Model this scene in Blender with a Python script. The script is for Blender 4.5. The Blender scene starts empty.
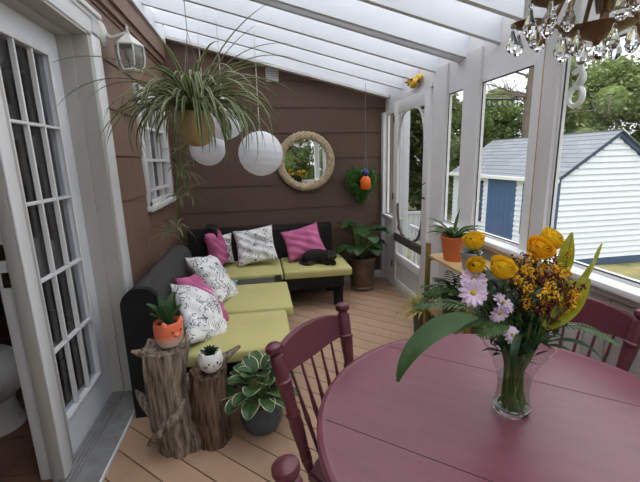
import bpy, bmesh, math, random
from mathutils import Vector, Matrix, noise
PI = math.pi
random.seed(7)
SC = bpy.context.scene
COL = SC.collection
def V(*a): return Vector(a)

# ------------------------------------------------------------------ materials
def new_mat(name):
    m = bpy.data.materials.new(name); m.use_nodes = True
    nt = m.node_tree
    return m, nt, nt.nodes, nt.links, nt.nodes['Principled BSDF']
def rgba(c): return (c[0], c[1], c[2], 1)
def scl(c, k): return tuple(min(1, x * k) for x in c)
def pm(name, c, rough=.5, metal=0., var=.12, ns=6., bump=0., bs=60., spec=.5, stretch=(1, 1, 1), c2=None, coat=0.):
    m, nt, N, L, b = new_mat(name)
    tc = N.new('ShaderNodeTexCoord'); mp = N.new('ShaderNodeMapping'); mp.inputs['Scale'].default_value = stretch
    L.new(tc.outputs['Object'], mp.inputs['Vector'])
    nz = N.new('ShaderNodeTexNoise'); nz.inputs['Scale'].default_value = ns; nz.inputs['Detail'].default_value = 5
    L.new(mp.outputs[0], nz.inputs['Vector'])
    r = N.new('ShaderNodeValToRGB')
    r.color_ramp.elements[0].position = .3; r.color_ramp.elements[1].position = .7
    r.color_ramp.elements[0].color = rgba(scl(c, 1 - var)); r.color_ramp.elements[1].color = rgba(c2 if c2 else scl(c, 1 + var))
    L.new(nz.outputs['Fac'], r.inputs['Fac']); L.new(r.outputs['Color'], b.inputs['Base Color'])
    b.inputs['Roughness'].default_value = rough; b.inputs['Metallic'].default_value = metal
    b.inputs['Specular IOR Level'].default_value = spec
    b.inputs['Coat Weight'].default_value = coat
    if bump:
        n2 = N.new('ShaderNodeTexNoise'); n2.inputs['Scale'].default_value = bs; n2.inputs['Detail'].default_value = 4
        L.new(mp.outputs[0], n2.inputs['Vector'])
        bp = N.new('ShaderNodeBump'); bp.inputs['Strength'].default_value = bump; bp.inputs['Distance'].default_value = .01
        L.new(n2.outputs['Fac'], bp.inputs['Height']); L.new(bp.outputs[0], b.inputs['Normal'])
    return m
def island_mat(name, c, var, rough, grain=(1, 1, 1), ns=8., spec=.4):
    m, nt, N, L, b = new_mat(name)
    g = N.new('ShaderNodeNewGeometry'); tc = N.new('ShaderNodeTexCoord')
    mp = N.new('ShaderNodeMapping'); mp.inputs['Scale'].default_value = grain
    L.new(tc.outputs['Object'], mp.inputs['Vector'])
    nz = N.new('ShaderNodeTexNoise'); nz.inputs['Scale'].default_value = ns; nz.inputs['Detail'].default_value = 6
    L.new(mp.outputs[0], nz.inputs['Vector'])
    ad = N.new('ShaderNodeMath'); ad.operation = 'MULTIPLY_ADD'; ad.inputs[1].default_value = .55
    L.new(nz.outputs['Fac'], ad.inputs[0]); 
    ml = N.new('ShaderNodeMath'); ml.operation = 'MULTIPLY'; ml.inputs[1].default_value = .45
    L.new(g.outputs['Random Per Island'], ml.inputs[0]); L.new(ml.outputs[0], ad.inputs[2])
    r = N.new('ShaderNodeValToRGB')
    r.color_ramp.elements[0].position = .15; r.color_ramp.elements[1].position = .85
    r.color_ramp.elements[0].color = rgba(scl(c, 1 - var)); r.color_ramp.elements[1].color = rgba(scl(c, 1 + var))
    L.new(ad.outputs[0], r.inputs['Fac']); L.new(r.outputs['Color'], b.inputs['Base Color'])
    b.inputs['Roughness'].default_value = rough; b.inputs['Specular IOR Level'].default_value = spec
    return m
def leaf_mat(name, c, edge=None, thr=.72, rough=.4, var=.25, mid=None, spec=.4):
    m, nt, N, L, b = new_mat(name)
    uv = N.new('ShaderNodeUVMap'); sp = N.new('ShaderNodeSeparateXYZ'); L.new(uv.outputs[0], sp.inputs[0])
    tc = N.new('ShaderNodeTexCoord'); nz = N.new('ShaderNodeTexNoise'); nz.inputs['Scale'].default_value = 25
    L.new(tc.outputs['Object'], nz.inputs['Vector'])
    g = N.new('ShaderNodeNewGeometry')
    mx = N.new('ShaderNodeMath'); mx.operation = 'MULTIPLY_ADD'; mx.inputs[1].default_value = .5
    L.new(g.outputs['Random Per Island'], mx.inputs[0])
    hf = N.new('ShaderNodeMath'); hf.operation = 'MULTIPLY'; hf.inputs[1].default_value = .5; L.new(nz.outputs['Fac'], hf.inputs[0])
    L.new(hf.outputs[0], mx.inputs[2])
    r = N.new('ShaderNodeValToRGB'); r.color_ramp.elements[0].position = .2; r.color_ramp.elements[1].position = .8
    r.color_ramp.elements[0].color = rgba(scl(c, 1 - var)); r.color_ramp.elements[1].color = rgba(scl(c, 1 + var))
    L.new(mx.outputs[0], r.inputs['Fac'])
    out = r.outputs['Color']
    a = N.new('ShaderNodeMath'); a.operation = 'SUBTRACT'; a.inputs[1].default_value = .5; L.new(sp.outputs['X'], a.inputs[0])
    ab = N.new('ShaderNodeMath'); ab.operation = 'ABSOLUTE'; L.new(a.outputs[0], ab.inputs[0])
    if edge:
        j = N.new('ShaderNodeMath'); j.operation = 'MULTIPLY_ADD'; j.inputs[1].default_value = .12; L.new(nz.outputs['Fac'], j.inputs[0]); L.new(ab.outputs[0], j.inputs[2])
        gt = N.new('ShaderNodeMath'); gt.operation = 'GREATER_THAN'; gt.inputs[1].default_value = thr * .5 + .06; L.new(j.outputs[0], gt.inputs[0])
        mi = N.new('ShaderNodeMix'); mi.data_type = 'RGBA'; L.new(gt.outputs[0], mi.inputs[0]); L.new(out, mi.inputs[6]); mi.inputs[7].default_value = rgba(edge); out = mi.outputs[2]
    if mid:
        lt = N.new('ShaderNodeMath'); lt.operation = 'LESS_THAN'; lt.inputs[1].default_value = .05; L.new(ab.outputs[0], lt.inputs[0])
        mi = N.new('ShaderNodeMix'); mi.data_type = 'RGBA'; L.new(lt.outputs[0], mi.inputs[0]); L.new(out, mi.inputs[6]); mi.inputs[7].default_value = rgba(mid); out = mi.outputs[2]
    L.new(out, b.inputs['Base Color']); b.inputs['Roughness'].default_value = rough; b.inputs['Specular IOR Level'].default_value = spec
    tr = N.new('ShaderNodeBsdfTranslucent'); L.new(out, tr.inputs['Color'])
    ms = N.new('ShaderNodeMixShader'); ms.inputs[0].default_value = .3
    L.new(b.outputs[0], ms.inputs[1]); L.new(tr.outputs[0], ms.inputs[2]); L.new(ms.outputs[0], N['Material Output'].inputs['Surface'])
    return m
def pane_mat(name, tint=(1, 1, 1), ior=1.5, rough=0., k=.4):
    m = bpy.data.materials.new(name); m.use_nodes = True; nt = m.node_tree; N = nt.nodes; L = nt.links
    N.remove(N['Principled BSDF'])
    t = N.new('ShaderNodeBsdfTransparent'); t.inputs[0].default_value = rgba(tint)
    g = N.new('ShaderNodeBsdfGlossy'); g.inputs['Roughness'].default_value = rough
    lw = N.new('ShaderNodeLayerWeight'); lw.inputs['Blend'].default_value = .5
    pw = N.new('ShaderNodeMath'); pw.operation = 'POWER'; pw.inputs[1].default_value = 4.; L.new(lw.outputs['Facing'], pw.inputs[0])
    r0 = ((ior - 1) / (ior + 1)) ** 2
    f = N.new('ShaderNodeMath'); f.operation = 'MULTIPLY_ADD'; f.inputs[1].default_value = k * (1 - r0); f.inputs[2].default_value = r0; L.new(pw.outputs[0], f.inputs[0])
    ms = N.new('ShaderNodeMixShader'); L.new(f.outputs[0], ms.inputs[0]); L.new(t.outputs[0], ms.inputs[1]); L.new(g.outputs[0], ms.inputs[2])
    L.new(ms.outputs[0], N['Material Output'].inputs['Surface'])
    return m
def glass_mat(name, c=(1, 1, 1), ior=1.5):
    m = bpy.data.materials.new(name); m.use_nodes = True; N = m.node_tree.nodes; L = m.node_tree.links
    N.remove(N['Principled BSDF']); g = N.new('ShaderNodeBsdfGlass'); g.inputs['Color'].default_value = rgba(c); g.inputs['IOR'].default_value = ior
    L.new(g.outputs[0], N['Material Output'].inputs['Surface']); return m
def translucent_mat(name, c, tr=.5, trans=0.):
    m, nt, N, L, b = new_mat(name)
    tc = N.new('ShaderNodeTexCoord'); nz = N.new('ShaderNodeTexNoise'); nz.inputs['Scale'].default_value = 5; L.new(tc.outputs['Object'], nz.inputs['Vector'])
    r = N.new('ShaderNodeValToRGB'); r.color_ramp.elements[0].color = rgba(scl(c, .95)); r.color_ramp.elements[1].color = rgba(c); L.new(nz.outputs['Fac'], r.inputs['Fac'])
    L.new(r.outputs[0], b.inputs['Base Color']); b.inputs['Roughness'].default_value = .7
    t = N.new('ShaderNodeBsdfTranslucent'); L.new(r.outputs[0], t.inputs[0])
    ms = N.new('ShaderNodeMixShader'); ms.inputs[0].default_value = tr; L.new(b.outputs[0], ms.inputs[1]); L.new(t.outputs[0], ms.inputs[2]); o = ms.outputs[0]
    if trans:
        tp = N.new('ShaderNodeBsdfTransparent'); m2 = N.new('ShaderNodeMixShader'); m2.inputs[0].default_value = trans
        L.new(o, m2.inputs[1]); L.new(tp.outputs[0], m2.inputs[2]); o = m2.outputs[0]
    L.new(o, N['Material Output'].inputs['Surface']); return m
def pattern_mat(name):
    m, nt, N, L, b = new_mat(name)
    tc = N.new('ShaderNodeTexCoord')
    nz = N.new('ShaderNodeTexNoise'); nz.inputs['Scale'].default_value = 9; L.new(tc.outputs['Object'], nz.inputs['Vector'])
    mx = N.new('ShaderNodeVectorMath'); mx.operation = 'MULTIPLY_ADD'; mx.inputs[1].default_value = (.14, .14, .14)
    L.new(nz.outputs['Color'], mx.inputs[0]); L.new(tc.outputs['Object'], mx.inputs[2])
    vo = N.new('ShaderNodeTexVoronoi'); vo.feature = 'DISTANCE_TO_EDGE'; vo.inputs['Scale'].default_value = 17; L.new(mx.outputs[0], vo.inputs['Vector'])
    wv = N.new('ShaderNodeTexWave'); wv.inputs['Scale'].default_value = 26; wv.inputs['Distortion'].default_value = 6; L.new(mx.outputs[0], wv.inputs['Vector'])
    n3 = N.new('ShaderNodeTexNoise'); n3.inputs['Scale'].default_value = 13; L.new(tc.outputs['Object'], n3.inputs['Vector'])
    a = N.new('ShaderNodeMath'); a.operation = 'LESS_THAN'; a.inputs[1].default_value = .035; L.new(vo.outputs['Distance'], a.inputs[0])
    w = N.new('ShaderNodeMath'); w.operation = 'GREATER_THAN'; w.inputs[1].default_value = .78; L.new(wv.outputs['Fac'], w.inputs[0])
    k = N.new('ShaderNodeMath'); k.operation = 'GREATER_THAN'; k.inputs[1].default_value = .53; L.new(n3.outputs['Fac'], k.inputs[0])
    wk = N.new('ShaderNodeMath'); wk.operation = 'MULTIPLY'; L.new(w.outputs[0], wk.inputs[0]); L.new(k.outputs[0], wk.inputs[1])
    k2 = N.new('ShaderNodeMath'); k2.operation = 'GREATER_THAN'; k2.inputs[1].default_value = .48; L.new(nz.outputs['Fac'], k2.inputs[0])
    ak = N.new('ShaderNodeMath'); ak.operation = 'MULTIPLY'; L.new(a.outputs[0], ak.inputs[0]); L.new(k2.outputs[0], ak.inputs[1])
    s = N.new('ShaderNodeMath'); s.operation = 'MAXIMUM'; L.new(ak.outputs[0], s.inputs[0]); L.new(wk.outputs[0], s.inputs[1])
    mi = N.new('ShaderNodeMix'); mi.data_type = 'RGBA'; L.new(s.outputs[0], mi.inputs[0]); mi.inputs[6].default_value = (.8, .79, .79, 1); mi.inputs[7].default_value = (.16, .16, .2, 1)
    L.new(mi.outputs[2], b.inputs['Base Color']); b.inputs['Roughness'].default_value = .85; b.inputs['Specular IOR Level'].default_value = .2
    return m
def wicker_mat(name, c):
    m, nt, N, L, b = new_mat(name)
    tc = N.new('ShaderNodeTexCoord'); ck = N.new('ShaderNodeTexChecker'); ck.inputs['Scale'].default_value = 60; L.new(tc.outputs['Object'], ck.inputs['Vector'])
    wv = N.new('ShaderNodeTexWave'); wv.bands_direction = 'Z'; wv.inputs['Scale'].default_value = 55; L.new(tc.outputs['Object'], wv.inputs['Vector'])
    mu = N.new('ShaderNodeMath'); mu.operation = 'ADD'; L.new(ck.outputs['Fac'], mu.inputs[0]); L.new(wv.outputs['Fac'], mu.inputs[1])
    bp = N.new('ShaderNodeBump'); bp.inputs['Strength'].default_value = .6; bp.inputs['Distance'].default_value = .004; L.new(mu.outputs[0], bp.inputs['Height']); L.new(bp.outputs[0], b.inputs['Normal'])
    r = N.new('ShaderNodeValToRGB'); r.color_ramp.elements[0].color = rgba(scl(c, .55)); r.color_ramp.elements[1].color = rgba(scl(c, 1.3)); L.new(mu.outputs[0], r.inputs['Fac'])
    L.new(r.outputs[0], b.inputs['Base Color']); b.inputs['Roughness'].default_value = .6; b.inputs['Specular IOR Level'].default_value = .18
    return m
def ramp_mat(name, stops, axis='Z', rough=.4, bump=0., spec=.5):
    """object-space ramp between fixed heights: stops = [(pos, colour)...] over 0..1 of the given (z0,z1) mapping done by caller units in metres*4"""
    m, nt, N, L, b = new_mat(name)
    tc = N.new('ShaderNodeTexCoord'); sp = N.new('ShaderNodeSeparateXYZ'); L.new(tc.outputs['Object'], sp.inputs[0])
    mu = N.new('ShaderNodeMath'); mu.operation = 'MULTIPLY'; mu.inputs[1].default_value = 5.; L.new(sp.outputs[axis], mu.inputs[0])
    nz = N.new('ShaderNodeTexNoise'); nz.inputs['Scale'].default_value = 20; L.new(tc.outputs['Object'], nz.inputs['Vector'])
    ma = N.new('ShaderNodeMath'); ma.operation = 'MULTIPLY_ADD'; ma.inputs[1].default_value = .08; L.new(nz.outputs['Fac'], ma.inputs[0]); L.new(mu.outputs[0], ma.inputs[2])
    r = N.new('ShaderNodeValToRGB')
    for i, (p, c) in enumerate(stops):
        e = r.color_ramp.elements[i] if i < 2 else r.color_ramp.elements.new(p)
        e.position = p; e.color = rgba(c)
    L.new(ma.outputs[0], r.inputs['Fac']); L.new(r.outputs[0], b.inputs['Base Color']); b.inputs['Roughness'].default_value = rough
    return m

M = {}
M['white'] = pm('white_paint', (.70, .70, .71), .45, var=.04, ns=4)
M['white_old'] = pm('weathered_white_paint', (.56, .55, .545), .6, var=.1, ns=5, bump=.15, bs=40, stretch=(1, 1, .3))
M['rafter'] = pm('rafter_white_paint', (.66, .68, .73), .6, var=.04, ns=3)
M['cream'] = pm('cream_paint', (.58, .57, .53), .5, var=.03)
M['doorwhite'] = pm('door_white', (.78, .80, .86), .4, var=.02)
M['beige'] = pm('jamb_beige', (.43, .415, .385), .55, var=.04)
M['ochre'] = pm('ochre_caulk', (.45, .27, .09), .6, var=.25, ns=20)
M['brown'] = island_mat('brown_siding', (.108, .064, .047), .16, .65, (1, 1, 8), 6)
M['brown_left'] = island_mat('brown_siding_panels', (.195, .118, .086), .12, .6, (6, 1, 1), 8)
M['browndark'] = pm('siding_backing', (.12, .072, .053), .8)
M['deck'] = island_mat('deck_board', (.43, .28, .185), .12, .55, (2, 2, 1), 5)
M['deckgap'] = pm('deck_joist_wood', (.22, .145, .10), .9)
M['alu'] = pm('threshold_aluminium', (.36, .36, .36), .4, .6, var=.15, ns=15)
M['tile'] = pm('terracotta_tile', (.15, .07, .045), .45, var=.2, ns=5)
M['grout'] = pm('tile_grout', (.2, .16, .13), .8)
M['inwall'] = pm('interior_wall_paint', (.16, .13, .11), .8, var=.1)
M['brass'] = pm('dark_brass', (.10, .065, .035), .4, .8, var=.3, ns=30)
M['pane'] = pane_mat('window_glass', (.97, .98, .98), 1.35, 0., .22)
M['doorpane'] = pane_mat('door_glass', (.86, .88, .89), 1.75)
M['screen'] = pane_mat('insect_screen', (.72, .72, .72), 1.02, .6, .02)
M['roofpanel'] = translucent_mat('translucent_roof_panel', (.95, .96, .98), .8, .35)
M['paper'] = translucent_mat('white_paper', (.86, .87, .90), .4)
M['frost'] = pane_mat('lantern_glass', (.62, .63, .62), 2.0, .25)
M['bulb'] = pm('white_glass_bulb', (.8, .8, .78), .2)
M['wire'] = pm('thin_wire', (.22, .2, .18), .5, .3)
M['cord'] = pm('pale_cord', (.6, .57, .52), .8)
M['wicker'] = wicker_mat('black_wicker', (.014, .013, .013))
M['wicker_grey'] = wicker_mat('grey_wicker', (.055, .054, .056))
M['green'] = pm('chartreuse_canvas', (.49, .45, .19), .85, var=.07, ns=3, bump=.15, bs=250, spec=.2)
M['pink'] = pm('pink_velvet', (.52, .13, .28), .7, var=.2, ns=9, bump=.4, bs=14, spec=.3)
M['pattern'] = pattern_mat('sketch_leaf_print')
M['greytop'] = pm('grey_marbled_top', (.05, .05, .05), .5, var=.6, ns=18)
M['blue_cloth'] = pm('pale_blue_cloth', (.38, .58, .66), .9)
M['cat'] = pm('black_fur', (.018, .015, .014), .75, var=.4, ns=30, bump=.7, bs=180, spec=.25)
M['eye'] = pm('cat_eye', (.18, .2, .03), .2)
M['straw'] = pm('woven_straw', (.46, .36, .24), .8, var=.35, ns=40, bump=.8, bs=90, spec=.2)
M['mirror'] = pm('mirror_silver', (.85, .87, .88), .01, 1., var=0)
M['burg'] = pm('burgundy_paint', (.105, .025, .036), .36, var=.12, ns=5, bump=.05, bs=30, spec=.5)
M['tabletop'] = pm('burgundy_table_paint', (.150, .043, .060), .36, var=.1, ns=6, stretch=(1, 5, 1), bump=.03, bs=40, spec=.62)
M['seam'] = pm('table_seam', (.03, .006, .01), .7)
M['drift'] = pm('driftwood', (.21, .15, .11), .85, var=.75, ns=20, stretch=(3, 3, .28), bump=1., bs=34, spec=.12, c2=(.40, .32, .255))
M['drift2'] = pm('brown_stump_wood', (.13, .078, .052), .85, var=.75, ns=20, stretch=(3, 3, .3), bump=1., bs=34, spec=.12, c2=(.235, .155, .108))
M['cutwood'] = pm('stump_top_wood', (.24, .15, .10), .9, var=.4, ns=20)
M['coral'] = ramp_mat('coral_to_white_glaze', [(.0, (.80, .70, .64)), (.16, (.74, .60, .52)), (.40, (.84, .19, .10)), (1., (.84, .19, .10))], rough=.3)
M['ceram'] = pm('speckled_white_ceramic', (.74, .74, .72), .3, var=.05, ns=60)
M['inkblack'] = pm('black_ink', (.02, .02, .02), .4)
M['inkred'] = pm('red_ink', (.5, .08, .06), .4)
M['soil'] = pm('potting_soil', (.03, .02, .014), .95, bump=1., bs=80)
M['slate'] = pm('dark_slate_pot', (.075, .10, .12), .45, var=.15)
M['bronzepot'] = pm('dark_bronze_pot', (.13, .09, .06), .38, .35, var=.35, ns=8)
M['terra'] = pm('orange_pot', (.62, .155, .045), .6, var=.08)
M['redpot'] = pm('dark_red_pot', (.13, .025, .02), .5)
M['greypot'] = pm('grey_pot', (.10, .10, .095), .6)
M['galv'] = pm('galvanised_metal', (.36, .41, .45), .4, .6, var=.2, ns=18)
M['tanpot'] = pm('tan_glazed_pot', (.38, .28, .13), .4, var=.3, ns=6)
M['oldwood'] = pm('olive_wood', (.24, .16, .045), .7, var=.3, ns=9, stretch=(4, 4, .5), spec=.2)
M['pinewood'] = pm('pale_pine', (.54, .37, .19), .6, var=.15, ns=8, stretch=(6, 1, 6), spec=.3)
M['bronze'] = pm('antique_bronze', (.17, .105, .052), .42, .6, var=.35, ns=25)
M['candle'] = pm('candle_sleeve', (.46, .49, .47), .5)
M['crystal'] = glass_mat('cut_crystal', (1, 1, 1), 1.5)
M['vase'] = pane_mat('vase_glass', (.93, .95, .95), 1.5)
M['vasebase'] = glass_mat('thick_vase_base', (.97, 1, .99), 1.45)
M['water'] = pane_mat('vase_water', (.84, .85, .80), 1.12)
M['yellow'] = translucent_mat('yellow_petal', (.98, .72, .035), .35)
M['yellowo'] = translucent_mat('golden_petal', (.98, .62, .02), .35)
M['lilac'] = pm('lilac_petal', (.60, .47, .60), .6, var=.12, ns=20, spec=.2)
M['mumeye'] = pm('flower_centre', (.45, .33, .02), .8, bump=.6, bs=200)
M['gold'] = pm('goldenrod_bloom', (.72, .40, .025), .7, var=.4, ns=40, spec=.2)
M['rust'] = pm('russet_seed', (.12, .03, .022), .8, var=.5, ns=40, spec=.2)
M['stem'] = pm('green_stem', (.09, .16, .035), .5)
M['leaf'] = leaf_mat('deep_green_leaf', (.035, .095, .028), mid=(.06, .14, .045))
M['leafdark'] = leaf_mat('dark_leaf', (.022, .06, .022), rough=.45)
M['leafbig'] = leaf_mat('smooth_green_leaf', (.04, .10, .022), rough=.38, var=.15, spec=.5)
M['lime'] = leaf_mat('lime_leaf', (.33, .34, .03), rough=.4, var=.25, mid=(.16, .19, .02))
M['spider'] = leaf_mat('spider_leaf', (.062, .10, .028), edge=(.38, .40, .23), thr=.6, var=.35)
M['spiderpale'] = leaf_mat('spider_baby_leaf', (.15, .19, .07), edge=(.40, .42, .25), thr=.6, var=.3)
M['hosta'] = leaf_mat('hosta_leaf', (.06, .125, .045), edge=(.62, .64, .42), thr=.87, var=.25)
M['fern'] = leaf_mat('fern_leaf', (.05, .105, .025), var=.35)
M['yellowleaf'] = leaf_mat('yellow_green_leaf', (.32, .30, .06), var=.3)
M['varieg'] = leaf_mat('cream_edged_leaf', (.06, .12, .035), edge=(.45, .45, .18), thr=.7)
M['bromeliad'] = leaf_mat('bromeliad_leaf', (.07, .12, .035), var=.35, spec=.5)
M['box'] = leaf_mat('boxwood_leaf', (.07, .19, .035), var=.5)
M['boxcore'] = pm('boxwood_core', (.06, .16, .032), .9)
M['feedblue'] = pm('cobalt_blue', (.02, .03, .22), .25)
M['feedorange'] = pm('glossy_orange', (.80, .13, .01), .25)
M['vent'] = pm('vent_plastic', (.52, .53, .52), .6)
M['ventslot'] = pm('vent_slot', (.25, .26, .26), .7)
M['ornament'] = pm('yellow_ornament', (.70, .42, .02), .5, var=.35, ns=30)
M['darkbar'] = pm('dark_brown_bar', (.075, .06, .05), .6)
M['vinyl'] = pm('white_vinyl_siding', (.68, .71, .77), .5, var=.03)
M['navy'] = pm('navy_trim', (.04, .07, .145), .5, var=.06)
M['blue'] = pm('blue_door_paint', (.05, .105, .215), .55, var=.08, stretch=(1, 6, 1))
M['shingle'] = island_mat('grey_shingle', (.20, .21, .235), .16, .9, (1, 1, 1), 20)
M['grass'] = pm('lawn', (.10, .14, .035), .95, var=.4, ns=3, c2=(.33, .27, .12))
M['bark'] = pm('bark', (.16, .125, .10), .9, var=.3, ns=10, stretch=(4, 4, .6), bump=.6)
M['tree'] = leaf_mat('tree_leaf', (.115, .165, .05), var=.6, rough=.55)
M['treelt'] = leaf_mat('light_tree_leaf', (.185, .225, .085), var=.55, rough=.55)
M['hedge'] = leaf_mat('cedar_leaf', (.125, .155, .055), var=.5, rough=.6)
M['treecore'] = pm('foliage_mass', (.12, .165, .055), 1., spec=.05, var=.5, ns=8, bump=1., bs=9)
M['drum'] = pm('grey_white_plastic', (.42, .40, .38), .4)
M['drape'] = pm('grey_curtain', (.28, .28, .27), .9)

# ------------------------------------------------------------------ mesh builder
class MB:
    def __init__(self): self.bm = bmesh.new(); self.uv = self.bm.loops.layers.uv.new('UVMap')
    def box(self, x0, x1, y0, y1, z0, z1, mat=None, bevel=0, seg=2):
        t = bmesh.ops.create_cube(self.bm, size=1)
        vs = t['verts']
        Mx = Matrix.Translation(((x0 + x1) / 2, (y0 + y1) / 2, (z0 + z1) / 2)) @ Matrix.Diagonal((abs(x1 - x0), abs(y1 - y0), abs(z1 - z0), 1))
        if mat is not None: Mx = mat @ Mx
        bmesh.ops.transform(self.bm, matrix=Mx, verts=vs)
        if bevel:
            es = list({e for v in vs for e in v.link_edges})
            bmesh.ops.bevel(self.bm, geom=es, offset=bevel, segments=seg, affect='EDGES', profile=.5)
        return self
    def prism(self, poly, ext):
        a = [self.bm.verts.new(p) for p in poly]; b = [self.bm.verts.new(Vector(p) + Vector(ext)) for p in poly]
        n = len(a)
        self.bm.faces.new(a); self.bm.faces.new(b[::-1])
        for i in range(n): self.bm.faces.new((a[i], b[i], b[(i + 1) % n], a[(i + 1) % n]))
        return self
    def tube(self, pts, r, seg=8, cap=True, flat=None):
        pts = [Vector(p) for p in pts]; n = len(pts)
        rs = r if isinstance(r, (list, tuple)) else [r] * n
        rings = []; up = None
        for i, p in enumerate(pts):
            d = (pts[min(i + 1, n - 1)] - pts[max(i - 1, 0)])
            if d.length < 1e-9: d = V(0, 0, 1)
            d.normalize()
            if up is None: up = d.orthogonal().normalized()
            else:
                up = up - d * up.dot(d)
                up = up.normalized() if up.length > 1e-6 else d.orthogonal().normalized()
            s = d.cross(up)
            rings.append([self.bm.verts.new(p + (up * math.cos(2 * PI * k / seg) + s * math.sin(2 * PI * k / seg)) * rs[i]) for k in range(seg)])
        for i in range(n - 1):
            for k in range(seg):
                self.bm.faces.new((rings[i][k], rings[i][(k + 1) % seg], rings[i + 1][(k + 1) % seg], rings[i + 1][k]))
        if cap: self.bm.faces.new(rings[0][::-1]); self.bm.faces.new(rings[-1])
        return self
    def lathe(self, prof, seg=24, c=(0, 0, 0), mat=None, wob=None, cap=True):
        c = Vector(c); rings = []
        for (r, z) in prof:
            ring = []
            for k in range(seg):
                a = 2 * PI * k / seg
                rr = r * (wob(a, z) if wob else 1)
                p = V(rr * math.cos(a), rr * math.sin(a), z)
                p = (mat @ p if mat is not None else p) + c
                ring.append(self.bm.verts.new(p))
            rings.append(ring)
        for i in range(len(rings) - 1):
            for k in range(seg):
                self.bm.faces.new((rings[i][k], rings[i][(k + 1) % seg], rings[i + 1][(k + 1) % seg], rings[i + 1][k]))
        if cap:
            if prof[0][0] > 1e-6: self.bm.faces.new(rings[0][::-1])
            if prof[-1][0] > 1e-6: self.bm.faces.new(rings[-1])
        return self
    def ball(self, c, r, sub=2, sc=(1, 1, 1), rot=None):
        t = bmesh.ops.create_icosphere(self.bm, subdivisions=sub, radius=1)
        Mx = Matrix.Translation(c) @ (rot.to_4x4() if rot is not None else Matrix.Identity(4)) @ Matrix.Diagonal((r * sc[0], r * sc[1], r * sc[2], 1))
        bmesh.ops.transform(self.bm, matrix=Mx, verts=t['verts']); return self
    def leaf(self, p0, az, elev, L, W, droop=.8, shape=None, n=8, fold=.15, m=4, twist=0., wave=0., tw0=0.):
        shape = shape or (lambda t: math.sin(PI * min(1, max(0, t)) ** .8) ** .8)
        p = Vector(p0); rows = []; e = elev
        side0 = V(-math.sin(az), math.cos(az), 0)
        for i in range(n + 1):
            t = i / n
            d = V(math.cos(az) * math.cos(e), math.sin(az) * math.cos(e), math.sin(e))
            nrm = d.cross(side0).normalized() * -1
            if nrm.z < 0 and abs(e) < PI / 2: nrm = -nrm
            ca, sa = math.cos(tw0 + twist * t), math.sin(tw0 + twist * t)
            s = side0 * ca + nrm * sa
            w = max(W * .5 * shape(t), W * .006)
            row = []
            for j in range(m + 1):
                u = j / m * 2 - 1
                row.append((self.bm.verts.new(p + s * (u * w) + nrm * (abs(u) * w * fold * 2 + wave * w * math.sin(t * 14 + u * 2))), (j / m, t)))
            rows.append(row)
            p = p + d * (L / n); e -= droop / n
        for i in range(n):
            for j in range(m):
                q = (rows[i][j], rows[i][j + 1], rows[i + 1][j + 1], rows[i + 1][j])
                f = self.bm.faces.new([x[0] for x in q])
                for lp, x in zip(f.loops, q): lp[self.uv].uv = x[1]
        return self
    def xform(self, Mx): bmesh.ops.transform(self.bm, matrix=Mx, verts=self.bm.verts[:]); return self
    def build(self, name, mat, parent=None, smooth=True, loc=None, rot=None, angle=.7):
        me = bpy.data.meshes.new(name)
        bmesh.ops.recalc_face_normals(self.bm, faces=self.bm.faces[:]) if not getattr(self, 'raw', 0) else None
        self.bm.to_mesh(me); self.bm.free()
        o = bpy.data.objects.new(name, me); COL.objects.link(o)
        me.materials.append(M[mat] if isinstance(mat, str) else mat)
        if smooth:
            me.polygons.foreach_set('use_smooth', [True] * len(me.polygons))
            try: me.set_sharp_from_angle(angle=angle)
            except Exception: pass
        if parent: o.parent = parent
        if loc is not None: o.location = loc
        if rot is not None: o.rotation_euler = rot
        return o
def tag(o, label=None, cat=None, group=None, kind=None):
    if label: o['label'] = label
    if cat: o['category'] = cat
    if group: o['group'] = group
    if kind: o['kind'] = kind
    return o
def thing(name, label, cat, loc=(0, 0, 0), rz=0., group=None, kind=None):
    o = bpy.data.objects.new(name, None); COL.objects.link(o); o.location = loc; o.rotation_euler = (0, 0, rz)
    o.empty_display_size = .1
    return tag(o, label, cat, group, kind)
def copy_tree(o, parent=None):
    c = o.copy(); COL.objects.link(c)
    if parent: c.parent = parent
    for ch in list(o.children): copy_tree(ch, c)
    return c
def struct(o, label=None, cat=None): return tag(o, label, cat, None, 'structure')
def grid_bm(fn, nu, nv, closed_u=False):
    m = MB(); R = [[m.bm.verts.new(fn(i / nu, j / nv)) for j in range(nv + 1)] for i in range(nu if closed_u else nu + 1)]
    L = len(R)
    for i in range(nu):
        for j in range(nv):
            q = [(i, j), ((i + 1) % L, j), ((i + 1) % L, j + 1), (i, j + 1)]
            f = m.bm.faces.new([R[a][b] for a, b in q])
            for lp, (a, b) in zip(f.loops, [(i, j), (i + 1, j), (i + 1, j + 1), (i, j + 1)]): lp[m.uv].uv = (a / nu, b / nv)
    return m

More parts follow.
